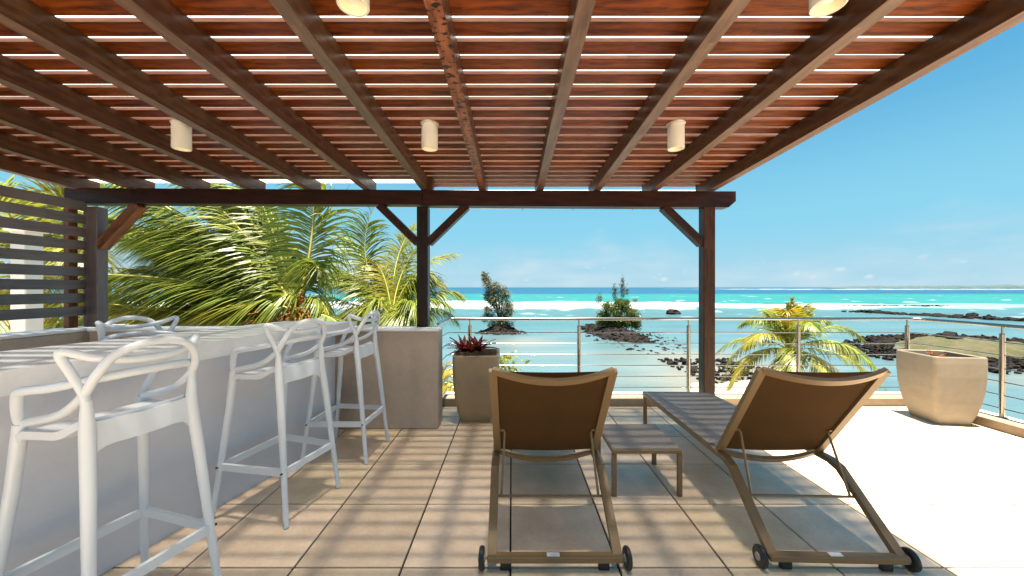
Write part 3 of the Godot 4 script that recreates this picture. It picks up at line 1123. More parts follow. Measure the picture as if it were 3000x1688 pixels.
func flower(at: Vector3, dir: Vector3, sz: float, parent: Node) -> void:
	var mb := MB.new()
	for k in 46:
		var d := (dir + Vector3(rng.randf_range(-0.55, 0.55), rng.randf_range(-0.4, 0.4), rng.randf_range(-0.5, 0.5))).normalized()
		mb.tint = Color(0.3, 0.085, 0.005).lerp(Color(0.28, 0.17, 0.02), rng.randf())
		var a := at
		var pts := [a]
		for i in 5:
			d = (d + Vector3(rng.randf_range(-0.15, 0.15), -0.1, 0)).normalized()
			a += d * sz / 5.0 * rng.randf_range(0.7, 1.2)
			pts.append(a)
			for s in 2:
				mb.box(a + Vector3(rng.randf_range(-1, 1), rng.randf_range(-1, 1), rng.randf_range(-1, 1)) * 0.018, Vector3.ONE * 0.024, 0.0, Basis(Vector3(0.6, 0.64, 0.48).normalized(), rng.randf() * 6.0))
		mb.tube(pts, [0.009, 0.009, 0.008, 0.006, 0.005, 0.004], 4, false)
	part("flower_spray", mb, M.flower, parent)

func spathe(a: Vector3, b: Vector3, parent: Node) -> void:
	var mb := MB.new()
	mb.tint = Color(0.09, 0.03, 0.015)
	mb.tube([a, a.lerp(b, 0.25), a.lerp(b, 0.6) + Vector3(0, -0.03, 0), b], [0.02, 0.06, 0.05, 0.005], 8)
	part("spathe", mb, M.rachis, parent)

func crown(n: int, hub: Vector3, length: float, lo: float, hi: float, wind: Vector3, leaflen: float, yel: float, parent: Node, dens := 58, golden := 0.0) -> void:
	for i in n:
		var az := i * 2.39996 + rng.randf_range(-0.3, 0.3)
		var u := (i + 0.5) / n
		var el := deg_to_rad(lerpf(hi, lo, pow(u, 0.8)))
		var L := length * rng.randf_range(0.85, 1.1) * lerpf(0.75, 1.0, smoothstep(0.0, 0.3, u))
		var d := Vector3(cos(az) * cos(el), sin(el), sin(az) * cos(el))
		var mid := d * L * 0.55
		var tip := d * L * 0.9 + Vector3(0, -L * lerpf(0.12, 0.5, u), 0) + wind * L * 0.25
		frond([Vector3.ZERO + d * 0.08, mid + Vector3(0, L * (0.06 + golden * 0.26), 0), tip], Vector3.ZERO, wind, leaflen, dens, clamp(yel + lerpf(0.0, 0.5, u * u) + (0.4 if i < 2 else 0.0) + (golden if i % 4 == 1 else 0.0), 0.0, 1.0), parent)

func _palms() -> void:
	var W := Vector3(-1.45, -0.95, 0.3)
	var h := Vector3(-4.98, 0.98, -8.5)
	var base := Vector3(-4.5, -4.45, -9.2)
	var p := thing("coconut_palm", "large windswept coconut palm with orange flowers behind the bar", "palm tree", base)
	trunk([Vector3.ZERO, Vector3(-0.9, 2.6, 0.2), h - base], 0.24, 0.15, p)
	var fr := [
		[Vector3(-4.99, 1.03, -8.50), Vector3(-6.12, 2.29, -8.30), Vector3(-8.48, 3.98, -8.00)],
		[Vector3(-4.95, 1.03, -8.50), Vector3(-4.60, 2.71, -8.80), Vector3(-4.85, 4.48, -9.00)],
		[Vector3(-5.04, 0.98, -8.50), Vector3(-6.26, 1.83, -7.80), Vector3(-8.48, 1.81, -7.40)],
		[Vector3(-5.03, 0.85, -8.40), Vector3(-6.76, 1.02, -7.80), Vector3(-8.44, 1.27, -7.30)],
		[Vector3(-5.05, 1.07, -8.60), Vector3(-5.87, 3.13, -9.00), Vector3(-7.97, 4.94, -9.20)],
		[Vector3(-5.01, 1.07, -8.60), Vector3(-5.54, 2.56, -9.10), Vector3(-6.67, 4.57, -9.60)],
		[Vector3(-5.04, 0.94, -8.50), Vector3(-5.73, 1.40, -8.00), Vector3(-7.34, 1.08, -7.70)],
		[Vector3(-5.13, 1.04, -8.70), Vector3(-7.91, 3.44, -9.60), Vector3(-12.28, 4.95, -9.80)],
		[Vector3(-5.13, 1.00, -8.70), Vector3(-8.75, 3.20, -9.40), Vector3(-13.31, 4.05, -9.20)],
		[Vector3(-4.99, 0.94, -8.50), Vector3(-7.18, 2.57, -9.20), Vector3(-9.56, 2.78, -9.30)],
		[Vector3(-5.07, 0.93, -8.60), Vector3(-7.95, 2.39, -9.40), Vector3(-10.98, 3.20, -9.40)],
		[Vector3(-5.15, 1.01, -8.80), Vector3(-6.4, 2.6, -8.4), Vector3(-9.0, 3.1, -8.00)],
		[Vector3(-4.85, 0.86, -8.40), Vector3(-4.07, 1.13, -8.30), Vector3(-3.54, 0.45, -8.10)],
		[Vector3(-4.9, 0.9, -8.6), Vector3(-5.6, 0.9, -9.4), Vector3(-6.6, -0.6, -9.8)],
	]
	for k in fr.size():
		frond(fr[k], base, W, 1.45, 150, 0.06 + 0.3 * float(k == 3 or k == 6), p, 0.034)
	for k in 22:
		var el := deg_to_rad(lerpf(-4.0, 72.0, k / 21.0) + rng.randf_range(-5, 5))
		var dz := rng.randf_range(-2.6, 0.7)
		var l := rng.randf_range(3.6, 5.4)
		var d := Vector3(-cos(el), sin(el) * 0.9, 0.0)
		frond([h, h + d * l * 0.5 + Vector3(0, 0.3, dz * 0.6), h + d * l + Vector3(-0.4, -0.45, dz)], base, W, 1.35, 125, 0.12 if k % 6 else 0.75, p, 0.03)
	for q in [[-1.0, 0.75, 0.5, -2.2, -0.7], [-0.5, 0.9, 0.6, -1.3, -0.8], [-1.4, 0.9, 0.3, -2.9, -0.2], [0.2, 1.0, 0.4, -0.5, -0.5], [-0.8, 1.3, 0.2, -2.4, 0.5], [0.45, 0.8, -0.2, 0.9, -0.3], [0.3, 1.5, -0.4, 0.5, 0.9]]:
		frond([h, h + Vector3(q[0], q[1], q[2]), h + Vector3(q[3], q[4], q[2] + 0.3)], base, Vector3(-1.0, -1.2, 0.3), 1.1, 100, 0.1, p, 0.03)
	flower(Vector3(-5.15, 1.0, -8.25) - base, Vector3(-0.7, -0.05, 0.3), 0.75, p)
	flower(Vector3(-4.75, 1.0, -8.2) - base, Vector3(0.35, 0.15, 0.3), 0.5, p)
	flower(Vector3(-4.95, 0.95, -8.1) - base, Vector3(-0.2, -0.2, 0.5), 0.5, p)
	spathe(Vector3(-4.95, 0.85, -8.25) - base, Vector3(-4.52, 1.5, -8.15) - base, p)
	spathe(Vector3(-5.1, 0.85, -8.2) - base, Vector3(-5.75, 1.0, -8.0) - base, p)
	# second palm, further out
	base = Vector3(-3.2, -4.45, -11.6)
	h = Vector3(-3.57, 0.64, -11.0)
	p = thing("coconut_palm", "coconut palm with frond tips curling past the middle post", "palm tree", base)
	trunk([Vector3.ZERO, Vector3(-0.5, 2.6, 0.3), h - base], 0.22, 0.14, p)
	fr = [
		[Vector3(-3.57, 0.64, -11.00), Vector3(-5.02, 2.55, -11.20), Vector3(-4.13, 4.22, -11.40)],
		[Vector3(-3.57, 0.64, -11.00), Vector3(-3.09, 2.43, -11.20), Vector3(-1.84, 2.58, -11.50)],
		[Vector3(-3.57, 0.64, -11.00), Vector3(-2.63, 1.58, -10.80), Vector3(-1.81, 1.01, -10.60)],
		[Vector3(-3.57, 0.64, -11.00), Vector3(-4.78, 1.96, -11.50), Vector3(-6.15, 2.36, -12.00)],
		[Vector3(-3.57, 0.64, -11.00), Vector3(-4.18, 1.36, -10.60), Vector3(-5.06, 0.59, -10.30)],
		[Vector3(-3.57, 0.64, -11.00), Vector3(-3.58, 2.33, -11.60), Vector3(-2.80, 3.14, -12.00)],
		[Vector3(-3.57, 0.64, -11.00), Vector3(-2.76, 1.81, -10.40), Vector3(-2.22, 0.40, -10.00)],
		[Vector3(-3.57, 0.64, -11.00), Vector3(-3.89, 2.60, -11.80), Vector3(-3.29, 3.59, -12.40)],
		[Vector3(-3.57, 0.64, -11.00), Vector3(-3.88, 1.92, -10.40), Vector3(-4.16, 0.29, -10.00)],
		[Vector3(-3.57, 0.64, -11.00), Vector3(-3.03, 1.36, -10.20), Vector3(-2.89, 0.12, -9.70)],
		[Vector3(-3.57, 0.64, -11.00), Vector3(-4.69, 1.11, -11.00), Vector3(-6.09, 1.34, -11.40)],
		[Vector3(-3.57, 0.64, -11.00), Vector3(-4.91, 3.11, -11.80), Vector3(-5.73, 3.29, -12.20)],
	]
	for k in fr.size():
		frond(fr[k], base, Vector3(-0.15, -0.2, 0.1), 0.95, 76, 0.12 + 0.2 * float(k % 3 == 1), p)
	for k in 20:
		var az := deg_to_rad(rng.randf_range(-35.0, 215.0))
		var el := deg_to_rad(rng.randf_range(-20.0, 68.0))
		var l := rng.randf_range(2.2, 3.2)
		var d := Vector3(cos(az) * cos(el), sin(el), -sin(az) * cos(el) * 0.5)
		var right := 0.25 if d.x > 0.1 else -0.7
		frond([h, h + d * l * 0.55 + Vector3(0, 0.3, 0), h + d * l * (0.72 if d.x > 0.1 else 1.0) + Vector3(right * 0.5, -0.5, 0)], base, Vector3(right, -0.6, 0.2), 1.0, 84, 0.15 if k % 4 else 0.5, p, 0.032)
	# far left, behind the screen
	base = Vector3(-12.6, -4.45, -9.4)
	p = thing("coconut_palm", "yellow green coconut palm glimpsed behind the slatted screen", "palm tree", base)
	trunk([Vector3.ZERO, Vector3(0.3, 3.6, 0.3), Vector3(0.4, 6.3, 0.0)], 0.22, 0.15, p)
	var cr := Node3D.new()
	cr.name = "crown"
	p.add_child(cr)
	cr.position = Vector3(0.4, 6.3, 0.0) * K
	crown(22, Vector3.ZERO, 4.6, -40.0, 75.0, Vector3(-0.35, -0.1, 0), 1.2, 0.25, cr, 95)
	# right of the post, standing on the beach
	base = P(9.9, -4.0, 13.2)
	p = thing("coconut_palm", "young coconut palm with yellowing fronds beyond the railing right of the post", "palm tree", base)
	var hr := P(9.75, -0.62, 13.0) - base
	trunk([Vector3.ZERO, Vector3(0.1, 1.6, 0.1), hr], 0.22, 0.16, p)
	cr = Node3D.new()
	cr.name = "crown"
	p.add_child(cr)
	cr.position = hr * K
	crown(23, Vector3.ZERO, 2.75, -24.0, 80.0, Vector3(-0.03, -0.3, 0), 0.72, 0.0, cr, 70, 0.38)
	for q in [[-0.12, 1.55, 0.6], [0.02, 1.75, 0.75], [0.2, 1.45, 0.5], [0.75, 1.4, 0.1], [-0.9, 1.3, 0.1]]:
		frond([Vector3.ZERO, Vector3(q[0] * 0.4, q[1] * 0.6, 0.02), Vector3(q[0], q[1], 0.05)], Vector3.ZERO, Vector3(q[0] * 0.3, 0.1, 0), 0.42, 60, q[2], cr)
	# low palm below the railing return
	base = P(-2.1, -4.4, 9.2)
	p = thing("coconut_palm", "low yellow palm showing between the wall end and the left planter", "palm tree", base)
	trunk([Vector3.ZERO, Vector3(0.1, 1.3, 0), Vector3(0.1, 2.9, 0)], 0.18, 0.14, p)
	cr = Node3D.new()
	cr.name = "crown"
	p.add_child(cr)
	cr.position = Vector3(0.1, 2.9, 0) * K
	crown(16, Vector3.ZERO, 2.0, -30.0, 80.0, Vector3(-0.1, -0.2, 0), 0.7, 0.6, cr, 48)
	# shrub peeping over the left planter's right edge
	base = P(-0.2, -4.4, 7.6)
	p = thing("garden_shrub", "green shrub tip beside the right edge of the left planter", "shrub", base)
	var mb := MB.new()
	for k in 900:
		var q := Vector3(rng.randfn(0, 0.2), 3.2 + rng.randf() * 1.35, rng.randfn(0, 0.2))
		mb.tint = leaf_col(0.25)
		leafcard(mb, q, 0.11, 0.05)
	part("foliage", mb, M.leaf, p)
	mb = MB.new()
	mb.tint = Color(0.5, 0.5, 0.5)
	mb.tube([Vector3.ZERO, Vector3(0.05, 2, 0), Vector3(0, 4.2, 0)], [0.06, 0.05, 0.02], 8)
	part("stem", mb, M.bark, p)

func leafcard(mb: MB, p: Vector3, L: float, w: float, dir := Vector3.ZERO) -> void:
	var d := Vector3(rng.randfn(), rng.randfn(), rng.randfn()).normalized()
	if dir != Vector3.ZERO:
		d = (dir + d * 0.5).normalized()
	var s := d.cross(Vector3(rng.randfn(), rng.randfn(), rng.randfn())).normalized()
	var nn := s.cross(d)
	if nn.y < 0.0:
		nn = -nn
	var a := p
	var b := p + d * L * 0.5 + s * w * 0.5
	var e := p + d * L * 0.5 - s * w * 0.5
	var f := p + d * L
	mb.tri(a, b, f, nn, nn, nn)
	mb.tri(a, f, e, nn, nn, nn)

# ---------------------------------------------------------------- islets with their trees
func _islets() -> void:
	var f := noise(601, 1.0, 4)
	# left islet
	var c := P(-1.5, SEA_Y, 49.5)
	var s := setting("rocky_islet", c)
	var hfun := func(x, d): return 1.15 * (1.0 - smoothstep(0.1, 1.05, sqrt(pow(x / 3.2, 2.0) + pow(d / 2.4, 2.0)))) - 0.12 + f.get_noise_2d(x * 0.7, d * 0.7) * 0.25
	_islet(s, hfun, 3.4, 2.6, 46, 520)
	var t := thing("casuarina_tree", "thin leaning feathery tree on the left rocky islet", "tree", c + Vector3(0, 0.6, 0))
	_clump_tree(t, [[-2.15, 7.3, 0.28], [-2.0, 6.8, 0.4], [-1.75, 6.3, 0.5], [-1.45, 5.75, 0.62], [-0.55, 5.1, 0.7], [-1.35, 5.0, 0.7], [0.2, 4.35, 0.8], [-0.9, 4.2, 0.75], [0.55, 3.5, 0.75], [-0.75, 3.3, 0.6], [1.1, 2.8, 0.7], [-0.1, 2.5, 0.75], [1.25, 2.2, 0.55], [1.35, 3.3, 0.5], [0.9, 4.6, 0.45], [-1.5, 1.9, 0.6], [0.65, 1.7, 0.7], [-2.1, 1.35, 0.45], [0.2, 1.0, 0.8], [1.0, 0.6, 0.7], [-0.9, 0.6, 0.7], [-1.7, 4.3, 0.55], [-1.6, 2.7, 0.5], [0.35, 5.2, 0.5], [-0.5, 5.8, 0.5], [-1.2, 3.7, 0.6]], Color(0.035, 0.045, 0.02), Color(0.14, 0.14, 0.055), 330, 0.5, 0.05, true)
	# right islet
	c = P(14.3, SEA_Y, 46.5)
	s = setting("rocky_islet", c)
	hfun = func(x, d): return 0.95 * (1.0 - smoothstep(0.1, 1.05, sqrt(pow((x + 0.9 + d * 0.07) / 3.7, 2.0) + pow(d / (17.0 if d > 0.0 else 7.5), 2.0)))) - 0.14 + f.get_noise_2d(x * 0.6 + 30.0, d * 0.6) * 0.3
	_islet(s, hfun, 5.0, 13.0, 100, 900)
	t = thing("mangrove_bush", "broad green bushy tree with bare spikes on the right rocky islet", "tree", c + P(-0.3, 0.5, 2.2))
	_clump_tree(t, [[-1.9, 1.9, 0.85], [-0.8, 2.6, 1.0], [0.6, 3.0, 1.0], [1.6, 2.3, 0.9], [2.2, 1.4, 0.85], [0.2, 1.5, 1.2], [-1.3, 1.0, 0.9], [1.3, 0.9, 1.0], [-2.2, 1.0, 0.6], [0.0, 3.5, 0.7], [1.0, 3.4, 0.6], [-1.6, 3.1, 0.6], [-0.3, 0.6, 1.1], [2.3, 0.6, 0.6]], Color(0.045, 0.085, 0.018), Color(0.17, 0.2, 0.045), 820, 0.22, 0.11, false)
	var mb := MB.new()
	for q in [[-2.4, 4.1, 0.35], [-2.6, 3.6, 0.4], [-0.5, 5.3, 0.2], [-0.5, 4.7, 0.3], [-0.45, 4.2, 0.35], [0.55, 6.2, 0.18], [0.5, 5.6, 0.28], [0.55, 5.0, 0.35], [0.6, 4.4, 0.4], [1.15, 5.0, 0.22], [2.2, 3.5, 0.35]]:
		for k in 110:
			mb.tint = Color(0.045, 0.06, 0.035).lerp(Color(0.13, 0.13, 0.08), rng.randf())
			leafcard(mb, Vector3(q[0] + rng.randfn() * q[2] * 0.5, q[1] + rng.randfn() * 0.3, rng.randfn() * q[2] * 0.5), 0.34, 0.05, Vector3(0, 0.6, 0))
	part("spikes", mb, M.needle, t)

func _islet(s: Node3D, hf: Callable, rx: float, rd: float, nrock: int, nrub: int) -> void:
	var g := []
	for i in 33:
		var row := []
		for j in 33:
			var x := lerpf(-rx, rx, j / 32.0) * 1.15
			var d := lerpf(-rd, rd, i / 32.0) * 1.15
			row.append(Vector3(x, hf.call(x, d), -d))
		g.append(row)
	var mb := MB.new()
	mb.tint = Color(1.0, 0.95, 0.9)
	mb.grid(g, Vector3.UP)
	part("mound", mb, M.rock, s)
	for k in nrock:
		var a := rng.randf() * TAU
		var r := sqrt(rng.randf_range(0.1, 1.0))
		var x := cos(a) * rx * r
		var d := sin(a) * rd * r
		var hh: float = hf.call(x, d)
		if hh < -0.2:
			continue
		rock(Vector3(x, hh, -d), Vector3(rng.randf_range(0.25, 0.8), rng.randf_range(0.2, 0.45), rng.randf_range(0.25, 0.7)), s)
	var sp := []
	for k in nrub:
		var a := rng.randf() * TAU
		var r := sqrt(rng.randf_range(0.0, 1.1))
		var x := cos(a) * rx * r
		var d := sin(a) * rd * r
		var hh: float = hf.call(x, d)
		if hh > -0.25:
			sp.append([Vector3(x, hh + 0.03, -d), rng.randf_range(0.1, 0.36)])
	rubble(sp, s, 0.2)

func _clump_tree(t: Node3D, cl: Array, c0: Color, c1: Color, n: int, L: float, w: float, droop: bool) -> void:
	var mb := MB.new()
	var br := MB.new()
	br.tint = Color(0.5, 0.45, 0.4)
	for q in cl:
		var ctr := Vector3(q[0], q[1], rng.randf_range(-0.5, 0.5))
		br.tube([Vector3(0, 0, 0), Vector3(q[0] * 0.35, q[1] * 0.55, ctr.z * 0.5), ctr], [0.13, 0.07, 0.02], 6)
		var cnt := int(n * (0.4 + q[2]))
		var tone := rng.randf_range(-0.15, 0.15)
		for k in cnt:
			var r: Vector3 = Vector3(rng.randfn(), rng.randfn() * 0.75, rng.randfn()) * q[2] * (0.4 if droop else 0.48)
			mb.tint = c0.lerp(c1, clamp(rng.randf() * 0.9 + tone, 0.0, 1.0))
			leafcard(mb, ctr + r, L * rng.randf_range(0.7, 1.3), w, (r.normalized() * 0.4 + Vector3(-0.25, -0.35, 0)) if droop else Vector3.ZERO)
	part("crown", mb, M.needle if droop else M.leaf, t)
	part("trunk", br, M.bark, t)

# ---------------------------------------------------------------- bar stools
func smooth(pts: Array, steps := 7) -> Array:
	var out := []
	var m := pts.size()
	for i in m - 1:
		var p0: Vector3 = pts[max(i - 1, 0)]
		var p1: Vector3 = pts[i]
		var p2: Vector3 = pts[i + 1]
		var p3: Vector3 = pts[min(i + 2, m - 1)]
		for s in steps:
			out.append(p1.cubic_interpolate(p2, p0, p3, float(s) / steps))
	out.append(pts[m - 1])
	return out

func mirror(pts: Array) -> Array:
	var out := pts.duplicate()
	var r := pts.duplicate()
	r.reverse()
	for q in r:
		if absf(q.x) > 0.0001:
			out.append(Vector3(-q.x, q.y, q.z))
	return out

func _stools() -> void:
	var s := thing("bar_stool", "white plastic bar stool nearest the camera at the bar counter", "bar stool", P(-1.8, 0, 1.69), deg_to_rad(76.9), "white bar stools along the counter")
	# seat: a dished shell
	var mb := MB.new()
	var top := []
	var bot := []
	for i in 15:
		var v := i / 14.0
		var rt := []
		var rb := []
		for j in 15:
			var u := j / 7.0 - 1.0
			var hw := lerpf(0.235, 0.185, v)
			var z := lerpf(-0.225 + 0.03 * u * u, 0.155 - 0.012 * u * u, v)
			var y := 0.965 + 0.055 * smoothstep(0.55, 1.0, v) - 0.018 * (1.0 - u * u) * sin(v * PI) - 0.03 * smoothstep(0.15, 0.0, v)
			rt.append(Vector3(u * hw, y, z))
			rb.append(Vector3(u * (hw - 0.004), y - 0.034, z * 0.985))
		top.append(rt)
		bot.append(rb)
	mb.grid(top, Vector3.UP)
	mb.grid(bot, Vector3.DOWN)
	for j in 14:
		mb.quad(top[0][j], top[0][j + 1], bot[0][j + 1], bot[0][j], Vector3(0, 0, -1))
		mb.quad(top[14][j], top[14][j + 1], bot[14][j + 1], bot[14][j], Vector3(0, 0, 1))
		mb.quad(top[j][0], top[j + 1][0], bot[j + 1][0], bot[j][0], Vector3(-1, 0, 0))
		mb.quad(top[j][14], top[j + 1][14], bot[j + 1][14], bot[j][14], Vector3(1, 0, 0))
	part("seat", mb, M.plastic, s)
	# rear apron with rounded ends
	mb = MB.new()
	var fa := []
	var fb := []
	for i in 2:
		var ra := []
		var rb := []
		for j in 17:
			var u := j / 8.0 - 1.0
			var yt := 1.012 - 0.01 * (1.0 - u * u)
			var yb := 0.915 - 0.055 * pow(absf(u), 7.0) - 0.012 * (1.0 - u * u)
			var y := yt if i == 0 else yb
			var z := 0.17 - 0.006 * u * u + (0.012 if i == 1 else 0.0)
			ra.append(Vector3(u * 0.19, y, z))
			rb.append(Vector3(u * 0.19, y, z - 0.024))
		fa.append(ra)
		fb.append(rb)
	mb.grid(fa, Vector3(0, 0, 1))
	mb.grid(fb, Vector3(0, 0, -1))
	for j in 16:
		mb.quad(fa[1][j], fa[1][j + 1], fb[1][j + 1], fb[1][j], Vector3.DOWN)
		mb.quad(fa[0][j], fa[0][j + 1], fb[0][j + 1], fb[0][j], Vector3.UP)
	part("apron", mb, M.plastic, s)
	# legs
	for sx in [-1.0, 1.0]:
		mb = MB.new()
		mb.tube([Vector3(sx * 0.195, 1.10, 0.165), Vector3(sx * 0.192, 0.99, 0.165), Vector3(sx * 0.205, 0.75, 0.195), Vector3(sx * 0.245, 0.004, 0.275)], [0.0165, 0.0255, 0.024, 0.0155], 12)
		var lg := part("leg", mb, M.plastic, s)
		mb = MB.new()
		mb.lathe([Vector2(0, 0), Vector2(0.017, 0), Vector2(0.017, 0.006), Vector2(0, 0.006)], 10, Vector3(sx * 0.245, 0, 0.275))
		part("foot_pad", mb, M.hub, lg)
		mb = MB.new()
		mb.tube([Vector3(sx * 0.21, 0.985, -0.185), Vector3(sx * 0.225, 0.72, -0.205), Vector3(sx * 0.28, 0.004, -0.285)], [0.0245, 0.023, 0.0155], 12)
		lg = part("leg", mb, M.plastic, s)
		mb = MB.new()
		mb.lathe([Vector2(0, 0), Vector2(0.017, 0), Vector2(0.017, 0.006), Vector2(0, 0.006)], 10, Vector3(sx * 0.28, 0, -0.285))
		part("foot_pad", mb, M.hub, lg)
	# foot rest of four flat bars
	var lr := Vector3(0.229, 0.345, 0.242)
	var lf := Vector3(0.256, 0.345, -0.247)
	for q in [[Vector3(-lr.x, lr.y, lr.z), lr], [Vector3(-lf.x, lf.y, lf.z), lf], [lr, lf], [Vector3(-lr.x, lr.y, lr.z), Vector3(-lf.x, lf.y, lf.z)]]:
		mb = MB.new()
		mb.sweep([q[0], q[1]], (q[1] - q[0]).normalized().cross(Vector3.UP), 0.02, 0.044)
		part("footrest_bar", mb, M.plastic, s)
	for sx in [-1.0, 1.0]:
		for q in [lr, lf]:
			mb = MB.new()
			mb.tube([Vector3(sx * q.x, 0.345, q.z), Vector3(sx * (q.x + 0.027), 0.345, q.z)], [0.006], 8)
			part("screw", mb, M.black, s)
	# back of three crossing loops
	var arch := smooth(mirror([Vector3(0.205, 0.99, -0.17), Vector3(0.2, 1.04, 0.03), Vector3(0.197, 1.12, 0.15), Vector3(0.185, 1.2, 0.2), Vector3(0.14, 1.275, 0.225), Vector3(0.06, 1.31, 0.24), Vector3(0, 1.315, 0.243)]))
	mb = MB.new()
	mb.tube(arch, [0.0172], 12)
	part("back_arch", mb, M.plastic, s)
	var rail := smooth(mirror([Vector3(0.194, 1.06, 0.165), Vector3(0.2, 1.13, 0.158), Vector3(0.222, 1.21, 0.135), Vector3(0.244, 1.285, 0.115), Vector3(0.238, 1.3, 0.135), Vector3(0.185, 1.272, 0.175), Vector3(0.1, 1.25, 0.215), Vector3(0, 1.245, 0.225)]))
	mb = MB.new()
	mb.tube(rail, [0.0165], 12)
	part("back_rail", mb, M.plastic, s)
	var arm := smooth(mirror([Vector3(0.21, 0.985, -0.185), Vector3(0.222, 1.03, -0.178), Vector3(0.238, 1.11, -0.145), Vector3(0.242, 1.135, -0.1), Vector3(0.225, 1.15, 0.02), Vector3(0.2, 1.175, 0.14), Vector3(0.1, 1.19, 0.205), Vector3(0, 1.193, 0.22)]))
	mb = MB.new()
	mb.tube(arm, [0.018], 12)
	part("arm_rail", mb, M.plastic, s)
	for q in [[P(-1.665, 0, 2.68), 76.9, "white plastic bar stool second from the camera at the bar counter"], [P(-1.54, 0, 3.5), 87.0, "white plastic bar stool nearest the grey parapet wall"], [P(-2.72, 0, 2.8), 256.9, "white bar stool behind the counter with only its back showing"]]:
		var o := s.duplicate()
		o.name = numbered("bar_stool")
		add_child(o)
		o.position = q[0] * K
		o.rotation.y = deg_to_rad(q[1])
		tag(o, q[2], "bar stool", "white bar stools along the counter")

# ---------------------------------------------------------------- loungers
func _loungers() -> void:
	var L := thing("sun_lounger", "brown sling sun lounger seen from behind its backrest, beside the left planter", "sun lounger", P(0.235, 0, 2.03), 0.0, "brown sun loungers facing the sea")
	var foot_d := 2.14
	var hinge := Vector3(0, 0.395, -0.57)
	var topb := Vector3(0, 1.075, -0.09)
	for sx in [-1.0, 1.0]:
		var x: float = sx * 0.345
		var mb := MB.new()
		mb.sweep([Vector3(x, 0.07, 0.0), Vector3(x, 0.375, -0.385), Vector3(x, 0.395, -0.46), Vector3(x, 0.352, -foot_d)], Vector3(1, 0, 0), 0.05, 0.034)
		part("side_rail", mb, M.frame, L)
		mb = MB.new()
		mb.box(Vector3(sx * 0.35, 0.168, -foot_d + 0.03), Vector3(0.038, 0.336, 0.03), 0.004)
		part("leg", mb, M.frame, L)
		# backrest side
		mb = MB.new()
		mb.sweep([hinge + Vector3(sx * 0.335, 0, 0), topb + Vector3(sx * 0.345, 0, 0)], Vector3(1, 0, 0), 0.046, 0.03)
		part("backrest_rail", mb, M.frame, L)
		# wheel with hub
		mb = MB.new()
		var tb := Basis(Vector3(0, 0, 1), PI / 2)
		var wc := Vector3(sx * 0.402, 0.058, -0.01)
		mb.lathe([Vector2(0.0, -0.012), Vector2(0.04, -0.012), Vector2(0.05, -0.014), Vector2(0.057, -0.008), Vector2(0.058, 0.0), Vector2(0.057, 0.008), Vector2(0.05, 0.014), Vector2(0.04, 0.012), Vector2(0.0, 0.012)], 26, wc, tb)
		var wh := part("wheel", mb, M.black, L)
		mb = MB.new()
		mb.lathe([Vector2(0.0, -0.02), Vector2(0.019, -0.02), Vector2(0.022, -0.014), Vector2(0.022, 0.014), Vector2(0.019, 0.02), Vector2(0.0, 0.02)], 16, wc, tb)
		mb.tube([wc, wc - Vector3(sx * 0.06, 0, 0)], [0.008], 8)
		part("hub", mb, M.hub, wh)
		mb = MB.new()
		mb.box(Vector3(sx * 0.27, 0.025, -0.005), Vector3(0.06, 0.05, 0.03), 0.004)
		part("foot_block", mb, M.black, L)
	var mb := MB.new()
	mb.box(Vector3(0, 0.07, 0.005), Vector3(0.74, 0.036, 0.05), 0.005)
	part("rear_crossbar", mb, M.frame, L)
	mb = MB.new()
	mb.box(Vector3(-0.01, 0.0895, 0.008), Vector3(0.07, 0.003, 0.03), 0.001)
	part("maker_plate", mb, M.label, L)
	mb = MB.new()
	mb.box(Vector3(0, 0.338, -foot_d + 0.012), Vector3(0.69, 0.04, 0.022), 0.004)
	part("foot_crossbar", mb, M.frame, L)
	# bed sling
	mb = MB.new()
	var g := []
	for i in 15:
		var row := []
		for j in 9:
			var u := j / 4.0 - 1.0
			var v := i / 14.0
			var z := lerpf(-0.66, -foot_d + 0.002, v)
			row.append(Vector3(u * 0.365, lerpf(0.412, 0.375, v) - 0.014 * (1.0 - u * u) * sin(v * PI), z))
		g.append(row)
	mb.grid(g, Vector3.UP, 2.0)
	part("bed_sling", mb, M.sling_sheen, L)
	# backrest: bowed cross bars and the sling between the rails
	var bk := (topb - hinge).normalized()
	var nb := Vector3(0, -bk.z, bk.y)
	if nb.z < 0:
		nb = -nb
	for q in [[topb, 0.345, 0.075, 0.0, "top_bar"], [hinge + bk * 0.015, 0.33, 0.045, 0.018, "lower_bar"]]:
		var pts := []
		for i in 17:
			var u := i / 8.0 - 1.0
			pts.append(q[0] + Vector3(u * q[1], 0, 0) + (nb * q[2] - bk * (q[3] + 0.012)) * (1.0 - u * u))
		mb = MB.new()
		mb.sweep(pts, nb, 0.024, 0.038)
		part(q[4], mb, M.frame, L)
	mb = MB.new()
	g = []
	for i in 19:
		var row := []
		for j in 13:
			var u := j / 6.0 - 1.0
			var v := i / 18.0
			var bow := 0.012 * (1.0 - u * u)
			row.append(hinge.lerp(topb, lerpf(0.045, 0.995, v)) + Vector3(u * 0.325, 0, 0) + nb * bow)
		g.append(row)
	mb.grid(g, nb, 2.0)
	part("backrest_sling", mb, M.sling, L)
	# prop: cross rod and two stays
	mb = MB.new()
	mb.tube([Vector3(-0.33, 0.258, -0.262), Vector3(0.33, 0.258, -0.262)], [0.008], 8)
	part("prop_rod", mb, M.frame, L)
	for sx in [-1.0, 1.0]:
		mb = MB.new()
		mb.tube([Vector3(sx * 0.335, 0.605, -0.42), Vector3(sx * 0.29, 0.61, -0.41), Vector3(sx * 0.283, 0.595, -0.405), Vector3(sx * 0.3, 0.258, -0.262)], [0.0075], 8)
		part("stay", mb, M.frame, L)
	var o := L.duplicate()
	o.name = numbered("sun_lounger")
	add_child(o)
	o.position = P(1.78, 0, 2.03) * K
	o.rotation.y = deg_to_rad(-1.7)
